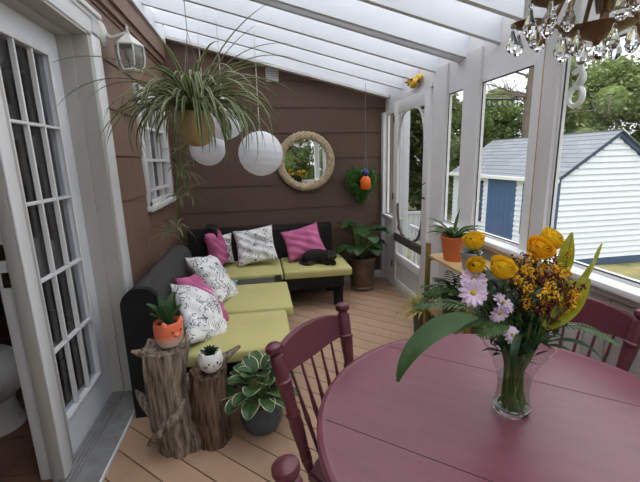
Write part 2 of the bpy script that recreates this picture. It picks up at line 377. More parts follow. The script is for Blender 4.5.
# ------------------------------------------------------------------ setting: floor, walls
XL, XR, YB, KB, Y0 = -.93, 1.56, 4.57, .04, -1.9
def clip(poly, n, c, keep_less=True):
    out = []
    for i in range(len(poly)):
        a, b = poly[i], poly[(i + 1) % len(poly)]
        da = a[0] * n[0] + a[1] * n[1] - c; db = b[0] * n[0] + b[1] * n[1] - c
        if not keep_less: da, db = -da, -db
        if da <= 0: out.append(a)
        if da * db < 0:
            t = da / (da - db); out.append((a[0] + (b[0] - a[0]) * t, a[1] + (b[1] - a[1]) * t))
    return out
fl = thing('floor', 'tan deck board floor laid on the diagonal with dark gaps', 'floor'); struct(fl)
m = MB(); nd = (.681, .732)
rect = [(-1.0, Y0), (1.66, Y0), (1.66, 4.70), (-1.0, 4.62)]
k = -20
for k in range(-20, 40):
    c0 = 1.012 + .1425 * k
    q = clip(clip(rect, nd, c0 + .0035, False), nd, c0 + .139, True)
    if len(q) >= 3: m.prism([(x, y, -.032) for x, y in q], (0, 0, .032))
o = m.build('floor_board', 'deck', fl, smooth=False)
MB().box(-1.0, 1.66, Y0, 4.7, -.16, -.12).build('floor_underlay', 'deckgap', fl, smooth=False)

# back wall: brown lap siding
wb = thing('wall_back', 'brown lap siding end wall under the sloping roof', 'wall', (0, YB, 0), math.atan(KB)); struct(wb)
m = MB(); zs = [-.02, .09, .38, .67, .96, 1.25, 1.546, 1.838, 2.12, 2.41, 2.70, 2.99]
for a, b in zip(zs[:-1], zs[1:]):
    m.prism([(-1.05, -.014, a + .004), (-1.05, -.004, b), (-1.05, .08, b), (-1.05, .08, a + .004)], (2.75, 0, 0))
m.build('siding', 'brown', wb, smooth=False)
MB().box(-1.05, 1.7, .0, .1, -.05, 3.0).build('backing', 'browndark', wb, smooth=False)
tb = struct(MB().box(-.9, 1.56, -.03, -.0, .0, .10, bevel=.004).build('baseboard_back', 'white', None, loc=(0, YB - .014, 0), rot=(0, 0, math.atan(KB))), 'white baseboard along the foot of the brown back wall', 'baseboard')

# left wall: brown panels with door and window openings
DY0, DY1 = .95, 2.60     # door opening incl. casing
wl = thing('wall_left', 'brown panel siding of the house side', 'wall'); struct(wl)
m = MB(); zs = [.0, .08, .385, .685, .988, 1.289, 1.597, 1.90, 2.205, 2.51, 2.815, 2.90]
rng = random.Random(3)
WY0, WY1, WZ0, WZ1 = 3.40, 4.36, 1.15, 2.17
for a, b in zip(zs[:-1], zs[1:]):
    y = 2.6 + rng.uniform(-.25, .0)
    cuts = []
    while y < 4.62:
        y1 = y + rng.choice((.42, .5, .61, .74)); cuts.append((max(y, 2.6), min(y1, 4.62))); y = y1
    if a > 2.25:
        y = Y0
        while y < 2.6:
            y1 = min(2.6, y + rng.uniform(.4, .7)); cuts.append((y, y1)); y = y1
    else:
        cuts.append((Y0, -.6)); cuts.append((-.6, .15)); cuts.append((.15, .95))
    for (p, q) in cuts:
        zz = [(a, b)]; segs = [(p, q)]
        if b > WZ0 and a < WZ1:
            segs = []
            if p < WY0: segs.append((p, min(q, WY0)))
            if q > WY1: segs.append((max(p, WY1), q))
            lo = (max(p, WY0), min(q, WY1))
            if lo[1] > lo[0]:
                if a < WZ0: m.prism([(XL + .012, lo[0] + .002, a + .004), (XL - .05, lo[0] + .002, a + .004), (XL - .05, lo[0] + .002, min(b, WZ0)), (XL + .004, lo[0] + .002, min(b, WZ0))], (0, lo[1] - lo[0] - .004, 0))
                if b > WZ1: m.prism([(XL + .012, lo[0] + .002, max(a, WZ1)), (XL - .05, lo[0] + .002, max(a, WZ1)), (XL - .05, lo[0] + .002, b), (XL + .004, lo[0] + .002, b)], (0, lo[1] - lo[0] - .004, 0))
        for (s, e) in segs:
            if e - s > .01:
                m.prism([(XL + .012, s + .002, a + .004), (XL - .05, s + .002, a + .004), (XL - .05, s + .002, b), (XL + .002, s + .002, b)], (0, e - s - .004, 0))
m.build('siding', 'brown_left', wl, smooth=False)
m = MB()
m.box(XL - .08, XL - .015, 2.60, WY0, 0, 2.9).box(XL - .08, XL - .015, WY1, 4.62, 0, 2.9).box(XL - .08, XL - .015, WY0, WY1, 0, WZ0).box(XL - .08, XL - .015, WY0, WY1, WZ1, 2.9)
m.box(XL - .08, XL - .015, Y0, .95, 0, 2.9).box(XL - .08, XL - .015, .95, 2.6, 2.3, 2.9)
m.build('backing', 'browndark', wl, smooth=False)

# ledger along the top of the left wall
lg = struct(MB().box(XL + .012, XL + .06, Y0, 4.5, 2.60, 2.74).box(XL + .012, XL + .035, Y0, 4.5, 2.545, 2.60).build('trim_1', 'brown_left', smooth=False), 'brown ledger board under the roof along the house wall', 'trim')
lg2 = struct(MB().box(XL + .012, XL + .085, Y0, 4.48, 2.745, 2.90, bevel=.004).build('trim_2', 'rafter', smooth=False), 'white ledger beam carrying the rafters on the house wall', 'trim')

# ceiling: rafters and translucent panels
ce = thing('ceiling', 'sloping lean-to roof of white rafters under translucent panels', 'ceiling'); struct(ce)
SL = .243
def zr(x): return 2.62 - SL * x
for y in (4.47, 4.05, 3.635, 3.255, 2.885, 2.78, 2.40, 2.06, 1.68, 1.28, .88, .48, .08, -.32, -.72, -1.12, -1.5, -1.85):
    m = MB(); m.prism([(-.85, y, zr(-.85)), (1.62, y, zr(1.62)), (1.62, y, zr(1.62) + .17), (-.85, y, zr(-.85) + .17)], (0, .04, 0))
    m.build('rafter', 'rafter', ce, smooth=False)
for i, (a, b) in enumerate(((Y0, -.4), (-.4, .8), (.8, 2.0), (2.0, 3.2), (3.2, 4.7))):
    m = MB(); m.prism([(-.95, a, zr(-.95) + .175), (1.95, a, zr(1.95) + .175), (1.95, a, zr(1.95) + .183), (-.95, a, zr(-.95) + .183)], (0, b - a - .002, 0))
    m.build('roof_panel', 'roofpanel', ce, smooth=False)
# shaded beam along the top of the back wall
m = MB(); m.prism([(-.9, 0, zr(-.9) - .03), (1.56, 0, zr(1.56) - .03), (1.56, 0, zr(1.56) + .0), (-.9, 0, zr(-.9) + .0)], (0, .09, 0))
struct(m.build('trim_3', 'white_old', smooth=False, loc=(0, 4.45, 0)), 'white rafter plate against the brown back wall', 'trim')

# right wall: knee wall, posts, header
wr = thing('wall_right', 'white post and board side wall with large windows', 'wall'); struct(wr)
m = MB(); y = Y0
while y < 3.1:
    y1 = min(y + .118, 3.1); m.box(XR, XR + .03, y + .002, y1 - .002, 0, .93, bevel=.003, seg=1); y = y1
m.build('boarding', 'white_old', wr, smooth=False)
MB().box(XR + .02, XR + .1, Y0, 3.1, -.1, .95).build('backing', 'white_old', wr, smooth=False)
MB().box(XR + .02, XR + .055, Y0, 4.62, 2.045, 2.40).build('header', 'white', wr, smooth=False)
MB().box(XR + .005, XR + .11, 4.22, 4.62, -.05, .83).build('corner_panel', 'white_old', wr, smooth=False)
m = MB()
for i in range(8): m.tube([(XR + .004, 4.24 + i * .048, .02), (XR + .004, 4.24 + i * .048, .82)], .009, 6)
m.build('corner_batten', 'white_old', wr)
for (a, b, x0, x1) in ((4.545, 4.62, -.03, .055), (3.06, 3.30, -.0, .055), (2.585, 2.80, -.0, .055), (1.85, 1.955, -.012, .055), (1.965, 2.035, -.01, .055), (.46, .62, -.01, .055), (-.7, -.55, -.01, .055), (Y0, -1.8, 0, .055)):
    MB().box(XR + x0, XR + x1, a, b, 0 if a > 3 else .94, 2.06 if a > 4 else 2.27, bevel=.004).build('post', 'white_old' if a < 1.96 else 'white', wr, smooth=False)
MB().box(XR - .008, XR + .05, 1.955, 1.966, .98, 2.045).build('caulk_strip', 'ochre', wr, smooth=False)
sl = struct(MB().box(XR - .075, XR + .11, Y0, 3.06, .945, .977, bevel=.006).box(XR - .035, XR + .02, Y0, 3.06, .905, .945, bevel=.005).build('trim_4', 'white'), 'white window sill board along the knee wall', 'trim')
def right_window(n, a, b, z0, z1, label, mull=None):
    w = thing('window_%d' % n, label, 'window', (XR + .032, 0, 0)); struct(w)
    f = MB(); t = .014
    f.box(-.02, .012, a, a + t, z0, z1).box(-.02, .012, b - t, b, z0, z1).box(-.02, .012, a, b, z0, z0 + t).box(-.02, .012, a, b, z1 - t, z1)
    f.build('window_frame', 'white', w, smooth=False)
    MB().box(-.016, -.011, a + t, a + t + .006, z0 + t, z1 - t).box(-.016, -.011, b - t - .006, b - t, z0 + t, z1 - t).box(-.016, -.011, a + t, b - t, z0 + t, z0 + t + .007).box(-.016, -.011, a + t, b - t, z1 - t - .008, z1 - t).build('glazing_bead', 'inkblack', w, smooth=False)
    MB().box(.0, .005, a + t, b - t, z0 + t, z1 - t).build('pane', 'pane', w, smooth=False)
right_window(1, 2.80, 3.06, .977, 2.045, 'narrow window beside the screen door')
right_window(2, 2.035, 2.585, .977, 2.045, 'window between two white posts looking on the blue shed door')
right_window(3, .62, 1.85, .977, 2.045, 'wide window at the right looking on the gable of the shed')
right_window(4, -.55, .46, .977, 2.045, 'window beside the table nearest the viewer')
right_window(5, -1.8, -.7, .977, 2.045, 'window behind the viewer')
right_window(6, 4.225, 4.545, .85, 2.045, 'narrow side window in the far right corner')
MB().box(XR - .03, XR + .06, 4.215, 4.56, .82, .85, bevel=.004).build('corner_sill', 'white', wr)

# rear wall: same knee wall and glass, behind the viewer
wz = thing('wall_rear', 'white knee wall and glass end behind the viewer', 'wall'); struct(wz)
MB().box(XL, XR + .1, Y0 - .1, Y0, -.1, .95).build('boarding', 'white_old', wz, smooth=False)
for x in (XL + .05, .1, XR): MB().box(x - .06, x + .06, Y0 - .1, Y0, .95, 2.25).build('post', 'white', wz, smooth=False)
MB().box(XL, XR + .1, Y0 - .1, Y0, 2.1, 2.3).build('header', 'white', wz, smooth=False)

# ------------------------------------------------------------------ screen door
d2 = thing('door_2', 'white wooden screen door with corner brackets and dark push bar', 'door', (XR + .0, 0, 0)); struct(d2)
MB().box(-.02, .02, 4.10, 4.22, .02, 2.13, bevel=.004).build('stile', 'white', d2)
MB().box(-.02, .02, 3.32, 3.43, .02, 2.13, bevel=.004).build('stile', 'white', d2)
MB().box(-.02, .02, 3.43, 4.10, 2.0, 2.13, bevel=.004).build('top_rail', 'white', d2)
MB().box(-.02, .02, 3.43, 4.10, .36, .45, bevel=.004).build('middle_rail', 'white', d2)
MB().box(-.02, .02, 3.43, 4.10, .02, .14, bevel=.004).build('bottom_rail', 'white', d2)
MB().box(-.006, .012, 3.43, 4.10, .14, .36).build('kick_panel', 'white_old', d2, smooth=False)
MB().box(-.035, -.01, 3.40, 4.13, .60, .69, bevel=.004).build('push_bar', 'darkbar', d2)
MB().box(.004, .006, 3.43, 4.10, .45, 2.0).build('insect_screen', 'screen', d2, smooth=False)
for (yc, zc, sy, sz) in ((4.10, 2.0, -1, -1), (3.43, 2.0, 1, -1), (4.10, .69, -1, 1), (3.43, .69, 1, 1)):
    m = MB(); hh = .34; ww = .2
    m.tube([(-.004, yc + sy * ww * (1 - math.cos(t * PI / 2)) * 1.0, zc + sz * hh * (1 - math.sin(t * PI / 2))) for t in [i / 10 for i in range(11)]], .014, 6)
    m.tube([(-.004, yc + sy * (.05 + .03 * math.cos(a)), zc + sz * (.07 + .03 * math.sin(a))) for a in [i * PI / 5 for i in range(11)]], .008, 6)
    m.build('corner_bracket', 'white_old' if sz < 0 else 'darkbar', d2)
m = MB(); m.tube([(-.02, 3.36, 1.30), (-.055, 3.36, 1.28), (-.055, 3.36, 1.17), (-.02, 3.36, 1.15)], .007, 6); m.build('handle', 'brass', d2)
for z in (.3, 1.1, 1.95): MB().box(-.026, -.018, 4.195, 4.225, z - .04, z + .04).build('hinge', 'brass', d2, smooth=False)
struct(MB().box(XR - .01, XR + .1, 3.30, 4.23, 2.135, 2.175).build('trim_5', 'white', smooth=False), 'white head trim over the screen door', 'trim')

# ------------------------------------------------------------------ house door (glazed leaf), casing, threshold
XD = -1.06
d1 = thing('door_1', 'white glazed house door leaf with fifteen small panes', 'door', (XD, 0, 0)); struct(d1)
GY0, GY1, GZ0, GZ1 = 1.93, 2.38, .255, 2.12
m = MB(); m.box(-.045, 0, 1.86, GY0, .025, 2.26).box(-.045, 0, GY1, 2.525, .025, 2.26).box(-.045, 0, GY0, GY1, .025, GZ0).box(-.045, 0, GY0, GY1, GZ1, 2.26)
m.build('door_panel', 'doorwhite', d1, smooth=False)
m = MB(); t = .022
m.box(0, .014, GY0 - t, GY0 + .004, GZ0 - t, GZ1 + t, bevel=.005).box(0, .014, GY1 - .004, GY1 + t, GZ0 - t, GZ1 + t, bevel=.005).box(0, .014, GY0, GY1, GZ0 - t, GZ0 + .004, bevel=.005).box(0, .014, GY0, GY1, GZ1 - .004, GZ1 + t, bevel=.005)
m.build('glazing_frame', 'white', d1)
m = MB()
for i in (1, 2): yy = GY0 + (GY1 - GY0) * i / 3; m.box(-.018, .008, yy - .006, yy + .006, GZ0, GZ1, bevel=.003, seg=1)
for i in (1, 2, 3, 4): zz = GZ0 + (GZ1 - GZ0) * i / 5; m.box(-.018, .0075, GY0, GY1, zz - .008, zz + .008, bevel=.003, seg=1)
m.build('muntins', 'white', d1)
MB().box(-.024, -.02, GY0, GY1, GZ0, GZ1).build('pane', 'doorpane', d1, smooth=False)
# mullion post and jambs
jm = thing('trim_6', 'beige door post with strike plates at the open doorway', 'trim', (0, 0, 0)); struct(jm)
MB().box(-1.088, -1.034, 1.785, 1.90, -.02, 2.26, bevel=.003).build('post', 'beige', jm)
MB().box(-1.034, -1.024, 1.784, 1.862, -.02, 2.26, bevel=.003).build('astragal', 'white', jm)
MB().box(-1.15, -1.088, 1.805, 1.90, -.02, 2.26, bevel=.004).build('stop', 'white', jm)
for z in (1.06, 1.185): MB().box(-1.13, -1.10, 1.8015, 1.806, z - .035, z + .035).build('strike_plate', 'brass', jm, smooth=False)
cs = thing('trim_7', 'white door casing and beige jamb on the house wall', 'trim'); struct(cs)
MB().box(-1.06, -.985, 2.515, 2.58, .03, 2.30).build('jamb', 'beige', cs, smooth=False)
MB().box(-.985, -.90, 2.53, 2.60, .0, 2.28).build('jamb', 'beige', cs, smooth=False)
MB().box(-.935, -.893, 2.575, 2.705, .0, 2.30, bevel=.004).build('casing', 'white', cs)
MB().box(-1.06, -.985, 1.0, 2.55, 2.255, 2.33).box(-.985, -.90, 1.0, 2.57, 2.27, 2.34).build('head_jamb', 'beige', cs, smooth=False)
m = MB(); m.box(-.935, -.893, .9, 2.705, 2.285, 2.40, bevel=.004).box(-.935, -.87, .88, 2.72, 2.40, 2.43, bevel=.006).box(-.935, -.885, .89, 2.715, 2.375, 2.40, bevel=.004)
for i in range(5): m.box(-.893, -.884, 2.60 + i * .02, 2.612 + i * .02, 2.30, 2.37)
m.build('head_casing', 'white', cs)
th = thing('trim_8', 'grey aluminium threshold of the house door', 'trim'); struct(th)
m = MB(); m.box(-1.08, -.965, .95, 2.52, -.02, .022)
for i in range(4): m.box(-1.05 + i * .02, -1.04 + i * .02, .95, 2.52, .022, .027)
m.build('sill_plate', 'alu', th, smooth=False)
m = MB(); m.prism([(-.965, .95, 0), (-.86, .95, 0), (-.86, .95, .012), (-.965, .95, .022)], (0, 1.60, 0)); m.build('sill_ramp', 'alu', th, smooth=False)
MB().box(-.86, -.848, .95, 2.53, .0, .014).build('sill_nosing', 'white', th, smooth=False)

# interior of the house
wi = thing('wall_house', 'dim interior walls of the house room seen past the door', 'wall'); struct(wi)
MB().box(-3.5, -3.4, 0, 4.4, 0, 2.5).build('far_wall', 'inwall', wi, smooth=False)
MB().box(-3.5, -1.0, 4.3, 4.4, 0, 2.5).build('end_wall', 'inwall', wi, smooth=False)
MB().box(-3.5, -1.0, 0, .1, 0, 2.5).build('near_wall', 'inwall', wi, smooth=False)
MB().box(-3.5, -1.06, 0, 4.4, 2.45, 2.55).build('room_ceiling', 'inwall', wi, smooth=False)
fi = thing('floor_house', 'terracotta tile floor inside the house doorway', 'floor'); struct(fi)
m = MB()
for i in range(8):
    for j in range(14): m.box(-3.5 + i * .31 + .004, -3.5 + (i + 1) * .31 - .004, j * .31 + .004, (j + 1) * .31 - .004, -.01, .02)
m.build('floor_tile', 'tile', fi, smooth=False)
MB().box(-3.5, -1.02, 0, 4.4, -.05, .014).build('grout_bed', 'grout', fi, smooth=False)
dr = thing('drum', 'white rounded drum with a ringed opening standing on tile inside the doorway', 'appliance', (-1.62, 2.30, .02))
Rr = Matrix.Rotation(PI / 2, 4, 'X')
m = MB(); m.lathe([(.01, -.13), (.10, -.125), (.15, -.10), (.178, -.04), (.18, .03), (.165, .09), (.13, .12)], 32, (0, 0, .34), Rr); m.build('shell', 'drum', dr)
m = MB(); m.lathe([(.13, .115), (.136, .132), (.126, .14), (.115, .132), (.11, .11)], 32, (0, 0, .34), Rr, cap=False); m.build('ring', 'white', dr)
m = MB(); m.lathe([(.115, .10), (.0, .10)], 32, (0, 0, .34), Rr, cap=False); m.build('opening', 'greypot', dr)
m = MB(); m.lathe([(.0, 0), (.13, 0), (.125, .03), (.10, .14), (.11, .22)], 28, wob=lambda a, z: 1); m.build('base', 'drum', dr)
cu = thing('curtain', 'grey sheer curtain hanging behind the glazed door panes', 'curtain', (-1.14, 2.22, 0))
grid_bm(lambda u, v: V(.018 * math.sin(u * 42), .20 + u * .27, .3 + v * 1.9), 60, 2).build('fabric', 'drape', cu)

# window in the left wall
w7 = thing('window_7', 'small white framed house window beside the hanging spider plant', 'window', (XL, 0, 0)); struct(w7)
m = MB(); t = .07
m.box(-.05, .028, WY0, WY0 + t, WZ0, WZ1, bevel=.004).box(-.05, .028, WY1 - t, WY1, WZ0, WZ1, bevel=.004).box(-.05, .028, WY0, WY1, WZ1 - t, WZ1, bevel=.004).box(-.05, .028, WY0, WY1, WZ0, WZ0 + t, bevel=.004)
m.build('window_frame', 'white', w7)
MB().box(0, .05, WY0 - .02, WY1 + .02, WZ0 - .01, WZ0 + .035, bevel=.005).build('window_sill', 'white', w7)
m = MB()
for i in (1, 2): yy = WY0 + (WY1 - WY0) * i / 3; m.box(-.04, .004, yy - .014, yy + .014, WZ0, WZ1)
for zz in (WZ0 + .16, WZ0 + .42, WZ0 + .7): m.box(-.04, .003, WY0, WY1, zz - .012, zz + .012)
m.build('muntins', 'white', w7, smooth=False)
MB().box(-.036, -.032, WY0 + .02, WY1 - .02, WZ0 + .02, WZ1 - .02).build('pane', 'doorpane', w7, smooth=False)
# vent on the back wall
def on_back(x, z, off=.0): return V(x, YB + KB * x - .018 - off, z)
ve = thing('wall_vent', 'small white louvred vent high on the brown back wall', 'vent', on_back(.235, 2.40), math.atan(KB))
MB().box(-.07, .07, -.018, .01, 0, .14, bevel=.005).build('housing', 'vent', ve)
for i in range(5):
    MB().box(-.056, .056, -.024, -.016, .017 + i * .023, .030 + i * .023).build('louvre', 'vent', ve, smooth=False)
MB().box(-.06, .06, -.0195, -.015, .012, .13).build('grille_back', 'ventslot', ve, smooth=False)
# ------------------------------------------------------------------ sofas and cushions
def rbox(x0, x1, y0, y1, z0, z1, b, seg=3):
    return MB().box(x0, x1, y0, y1, z0, z1, bevel=b, seg=seg)
def cushion_mesh(x0, x1, y0, y1, z0, z1, b=.02, crown=.012):
    m = rbox(x0, x1, y0, y1, z0, z1, b)
    bmesh.ops.subdivide_edges(m.bm, edges=[e for e in m.bm.edges if e.calc_length() > .2], cuts=6, use_grid_fill=True)
    for v in m.bm.verts:
        u = (v.co.x - x0) / (x1 - x0); w = (v.co.y - y0) / (y1 - y0)
        if v.co.z > (z0 + z1) / 2: v.co.z += crown * 16 * u * (1 - u) * w * (1 - w) + .003 * noise.noise(v.co * 7)
    return m
def roll_profile(x0, x1, z0, z1, n=14):
    # panel profile in the xz plane with a fully rounded top
    r = (x1 - x0) / 2; xc = (x0 + x1) / 2; zc = z1 - r
    return [(x0, z0), (x0, zc)] + [(xc - r * math.cos(PI * i / n), zc + r * math.sin(PI * i / n)) for i in range(1, n)] + [(x1, zc), (x1, z0)]
so = thing('sofa', 'black wicker outdoor sofa with rolled grey back against the brown house wall', 'sofa', (0, 0, 0))
m = MB(); m.prism([(x, 2.24, z) for x, z in roll_profile(-.83, -.61, .0, .838)], (0, .05, 0)); m.build('end_panel', 'wicker', so, angle=.5)
m = MB(); m.prism([(x, 2.29, z) for x, z in roll_profile(-.825, -.615, .12, .833)], (0, 1.14, 0)); m.build('backrest', 'wicker_grey', so, angle=.5)
rbox(-.61, .10, 2.27, 3.44, .20, .335, .01).build('seat_frame', 'wicker', so)
for (x, y) in ((.04, 2.33), (.04, 3.38), (-.6, 3.38), (-.6, 2.33)): rbox(x - .035, x + .035, y - .035, y + .035, 0, .21, .006).build('leg', 'wicker', so)
sb = thing('sofa', 'black wicker outdoor sofa along the back wall where the cat lies', 'sofa', (0, 0, 0))
m = MB(); m.prism([(-.80, 4.30 + yy, zz) for yy, zz in [(0, .1), (.02, .70), (.03, .76), (.06, .795), (.10, .80), (.14, .79), (.165, .75), (.17, .1)]], (1.64, .05, 0)); m.build('backrest', 'wicker', sb, angle=.5)
rbox(-.5, .84, 3.72, 4.34, .22, .345, .01).build('seat_frame', 'wicker', sb)
for (x, y) in ((.79, 3.80), (.79, 4.28), (-.4, 4.28)): rbox(x - .045, x + .045, y - .045, y + .045, 0, .23, .006).build('leg', 'wicker', sb)
m = MB()
m.tube([(-.52, 4.22, .80), (-.52, 3.95, .80)], .085, 18); m.box(-.6, -.45, 3.97, 4.28, .3, .76)
m.build('rolled_arm', 'wicker', sb)
ct = thing('corner_table', 'low black wicker corner table with grey top between the two sofas', 'table', (-.12, 3.58, 0))
rbox(-.44, .30, -.13, .12, .30, .385, .008).build('frame', 'wicker', ct)
rbox(-.38, .235, -.115, .10, .385, .395, .003).build('top', 'greytop', ct)
rbox(.24, .30, -.13, .12, .385, .41, .004).build('end_rail', 'wicker', ct)
for x in (-.4, .25): rbox(x - .03, x + .03, -.1, .1, 0, .31, .006).build('leg', 'wicker', ct)
cdefs = [(-.60, .162, 2.17, 2.775, .336, .42, 'chartreuse sofa seat cushion nearest the driftwood stump', .0),
         (-.61, .222, 2.80, 3.44, .336, .425, 'chartreuse sofa seat cushion second from the stump, along the house wall', .0),
         (-.44, .205, 3.70, 4.31, .346, .425, 'chartreuse seat cushion under the printed pillow on the back sofa', .0),
         (.215, .925, 3.70, 4.31, .346, .43, 'chartreuse seat cushion the black cat lies on', .0)]
for x0, x1, y0, y1, z0, z1, lab, rz in cdefs:
    xc, yc = (x0 + x1) / 2, (y0 + y1) / 2
    o = cushion_mesh(x0 - xc, x1 - xc, y0 - yc, y1 - yc, 0, z1 - z0).build('seat_cushion', 'green', None, loc=(xc, yc, z0))
    tag(o, lab, 'cushion', 'chartreuse sofa seat cushions')
def pillow(name, mat, label, group, p0, B, U, w, h, t, seed):
    """p0 = lower left corner, B = along the bottom edge, U = up the side"""
    rg = random.Random(seed); off = Vector((rg.uniform(0, 50), rg.uniform(0, 50), 0))
    def side(s):
        def fn(u, v):
            a, b = u * 2 - 1, v * 2 - 1
            x = a * w / 2 * (1 - .10 * (1 - b * b) * abs(a)); z = b * h / 2 * (1 - .10 * (1 - a * a) * abs(b))
            k = max(0, (1 - a ** 4) * (1 - b ** 4)) ** .55
            y = s * (t / 2 * k + .020 * k * noise.noise(Vector((x * 9, z * 9, s)) + off) + .011 * k * math.sin(12 * (a * .7 + b) + 3 * noise.noise(Vector((x * 5, z * 5, 4)) + off)))
            return V(x, y + .02 * noise.noise(Vector((x * 4, z * 4, 9)) + off), z)
        return fn
    m = grid_bm(side(-1), 24, 24); m2 = grid_bm(side(1), 24, 24)
    me = bpy.data.meshes.new('t'); m2.bm.to_mesh(me); m.bm.from_mesh(me); m2.bm.free(); bpy.data.meshes.remove(me)
    bmesh.ops.remove_doubles(m.bm, verts=m.bm.verts[:], dist=.0004)
    o = m.build(name, mat, None, angle=3)
    B = Vector(B).normalized(); U = Vector(U); U = (U - B * U.dot(B)).normalized(); Y = U.cross(B)
    R = Matrix((B, Y, U)).transposed()
    o.matrix_world = Matrix.Translation(Vector(p0) + B * w / 2 + U * h / 2) @ R.to_4x4()
    tag(o, label, 'pillow', group); return o
PG, WG = 'pink throw pillows', 'printed throw pillows'
pillow('throw_pillow', 'pattern', 'white printed throw pillow nearest the coral planter on the left sofa', WG, (-.465, 2.21, .47), (.18, .20, -.11), (-.27, .06, .34), .38, .45, .13, 1)
pillow('throw_pillow', 'pink', 'pink velvet pillow squeezed between two printed pillows on the left sofa', PG, (-.355, 2.42, .43), (.15, .34, -.06), (-.29, .03, .36), .24, .46, .14, 2)
pillow('throw_pillow', 'pattern', 'white printed throw pillow second on the left sofa, behind the squeezed pink one', WG, (-.35, 2.88, .445), (.15, .32, -.07), (-.31, .06, .37), .38, .49, .14, 3)
pillow('throw_pillow', 'pink', 'pink pillow standing on edge in the sofa corner', PG, (-.44, 3.88, .43), (.08, .38, .04), (-.11, .0, .42), .34, .42, .14, 4)
pillow('throw_pillow', 'pattern', 'white printed throw pillow tilted against the back sofa', WG, (-.255, 3.99, .435), (.46, .0, .06), (-.22, .21, .30), .44, .42, .12, 5)
pillow('throw_pillow', 'pink', 'pink velvet pillow tilted behind the black cat', PG, (.29, 4.02, .435), (.42, .0, .10), (-.14, .22, .30), .44, .38, .13, 6)
pillow('throw_pillow', 'pattern', 'pale printed pillow mostly hidden behind the pink corner pillow', WG, (-.60, 4.06, .44), (.34, .10, 0), (-.02, .06, .3), .32, .34, .10, 8)
o = MB(); 
o = grid_bm(lambda u, v: V(-.06 + .12 * u + .01 * math.sin(v * 9), -.09 + .18 * v, .012 + .02 * math.sin(u * PI) * math.sin(v * PI) + .006 * math.sin(u * 15 + v * 5)), 14, 14)
bmesh.ops.solidify(o.bm, geom=o.bm.faces[:], thickness=.006)
tag(o.build('folded_cloth', 'blue_cloth', None, loc=(-.31, 3.55, .395)), 'small pale blue cloth at the edge of the corner table', 'cloth')

# ------------------------------------------------------------------ cat
cat = thing('cat', 'black cat lying curled on the chartreuse cushion, head up', 'cat', (.62, 3.92, .43), -.22)
m = MB()
m.ball((-.03, .03, .078), 1, 3, (.150, .095, .082)); m.ball((-.11, .03, .068), 1, 3, (.085, .09, .072)); m.ball((.06, .0, .078), 1, 3, (.085, .08, .08))
m.ball((.105, -.025, .09), 1, 3, (.065, .065, .065)); m.ball((.125, -.065, .108), 1, 3, (.060, .054, .054)); m.ball((.125, -.110, .092), 1, 2, (.028, .024, .021))
m.ball((.08, -.06, .028), 1, 2, (.035, .035, .028)); m.ball((.145, -.06, .028), 1, 2, (.035, .035, .028)); m.ball((-.10, -.05, .025), 1, 2, (.06, .03, .025))
m.tube([(-.19, .05, .03), (-.21, -.02, .025), (-.17, -.08, .022), (-.09, -.10, .02)], [.02, .02, .018, .012], 8)
for s in (-1, 1):
    m.lathe([(.019, 0), (.012, .022), (.002, .042)], 8, (.125 + s * .037, -.055, .147), Matrix.Rotation(.25 * s, 4, 'Y'))
o = m.build('body', 'cat', cat, angle=3)
r = o.modifiers.new('remesh', 'REMESH'); r.mode = 'VOXEL'; r.voxel_size = .007; r.use_smooth_shade = True
s_ = o.modifiers.new('smooth', 'SMOOTH'); s_.iterations = 4; s_.factor = .5
for s in (-1, 1): MB().ball((.125 + s * .023, -.114, .117), .008, 2).build('eye', 'eye', cat)

# ------------------------------------------------------------------ mirror, lanterns, wall lamp, wreath
mi = thing('mirror', 'round wall mirror in a woven straw frame on the brown wall', 'mirror', on_back(.58, 1.515, .012), -.012)
m = MB(); R0, r0 = .298, .046
for i in range(72):
    pass
g = grid_bm(lambda u, v: V((R0 + (r0 + .005 * math.sin(u * 2 * PI * 36) * math.sin(v * 2 * PI * 3)) * math.cos(v * 2 * PI)) * math.cos(u * 2 * PI), -.035 + .03 * math.sin(v * 2 * PI), (R0 + (r0 + .005 * math.sin(u * 2 * PI * 36)) * math.cos(v * 2 * PI)) * math.sin(u * 2 * PI)), 216, 16, True)
g.build('frame', 'straw', mi, angle=3)
m = MB(); m.lathe([(.27, 0), (.27, .006)], 48, (0, -.03, 0), Matrix.Rotation(PI / 2, 4, 'X')); m.build('mirror_glass', 'mirror', mi, smooth=False)
def lantern(loc, R, label, cordtop, tilt):
    t = thing('paper_lantern', label, 'lantern', loc, 0, 'white paper globe lanterns')
    prof = []; n = 9
    for i in range(n + 1):
        th = .18 + (PI - .36) * i / n; sc = 1.01
        prof.append((R * sc * math.sin(th), -R * math.cos(th)))
    m = MB(); m.lathe(prof, 40, (0, 0, 0), Matrix.Rotation(tilt, 4, 'Y'), cap=False)
    for v in m.bm.verts: v.co *= 1 + .012 * noise.noise(v.co * 22 + Vector(loc))
    m.build('shade', 'paper', t, angle=.26)
    m = MB(); m.tube([Matrix.Rotation(tilt, 3, 'Y') @ V(.165 * R * math.cos(a), .165 * R * math.sin(a), R * .985) for a in [i * 2 * PI / 20 for i in range(21)]], .004, 5); m.build('top_ring', 'wire', t)
    MB().tube([(0, 0, R * .95), (0, 0, cordtop - loc[2])], .0035, 5).build('cord', 'cord', t)
lantern((.045, 3.35, 1.60), .186, 'white paper globe lantern hanging free beside the round mirror', 2.55, .12)
lantern((-.24, 3.35, 1.885), .168, 'white paper globe lantern upper of the two behind the spider plant', 2.62, -.1)
lantern((-.425, 3.68, 1.668), .160, 'white paper globe lantern lower of the two behind the spider plant', 2.65, .05)

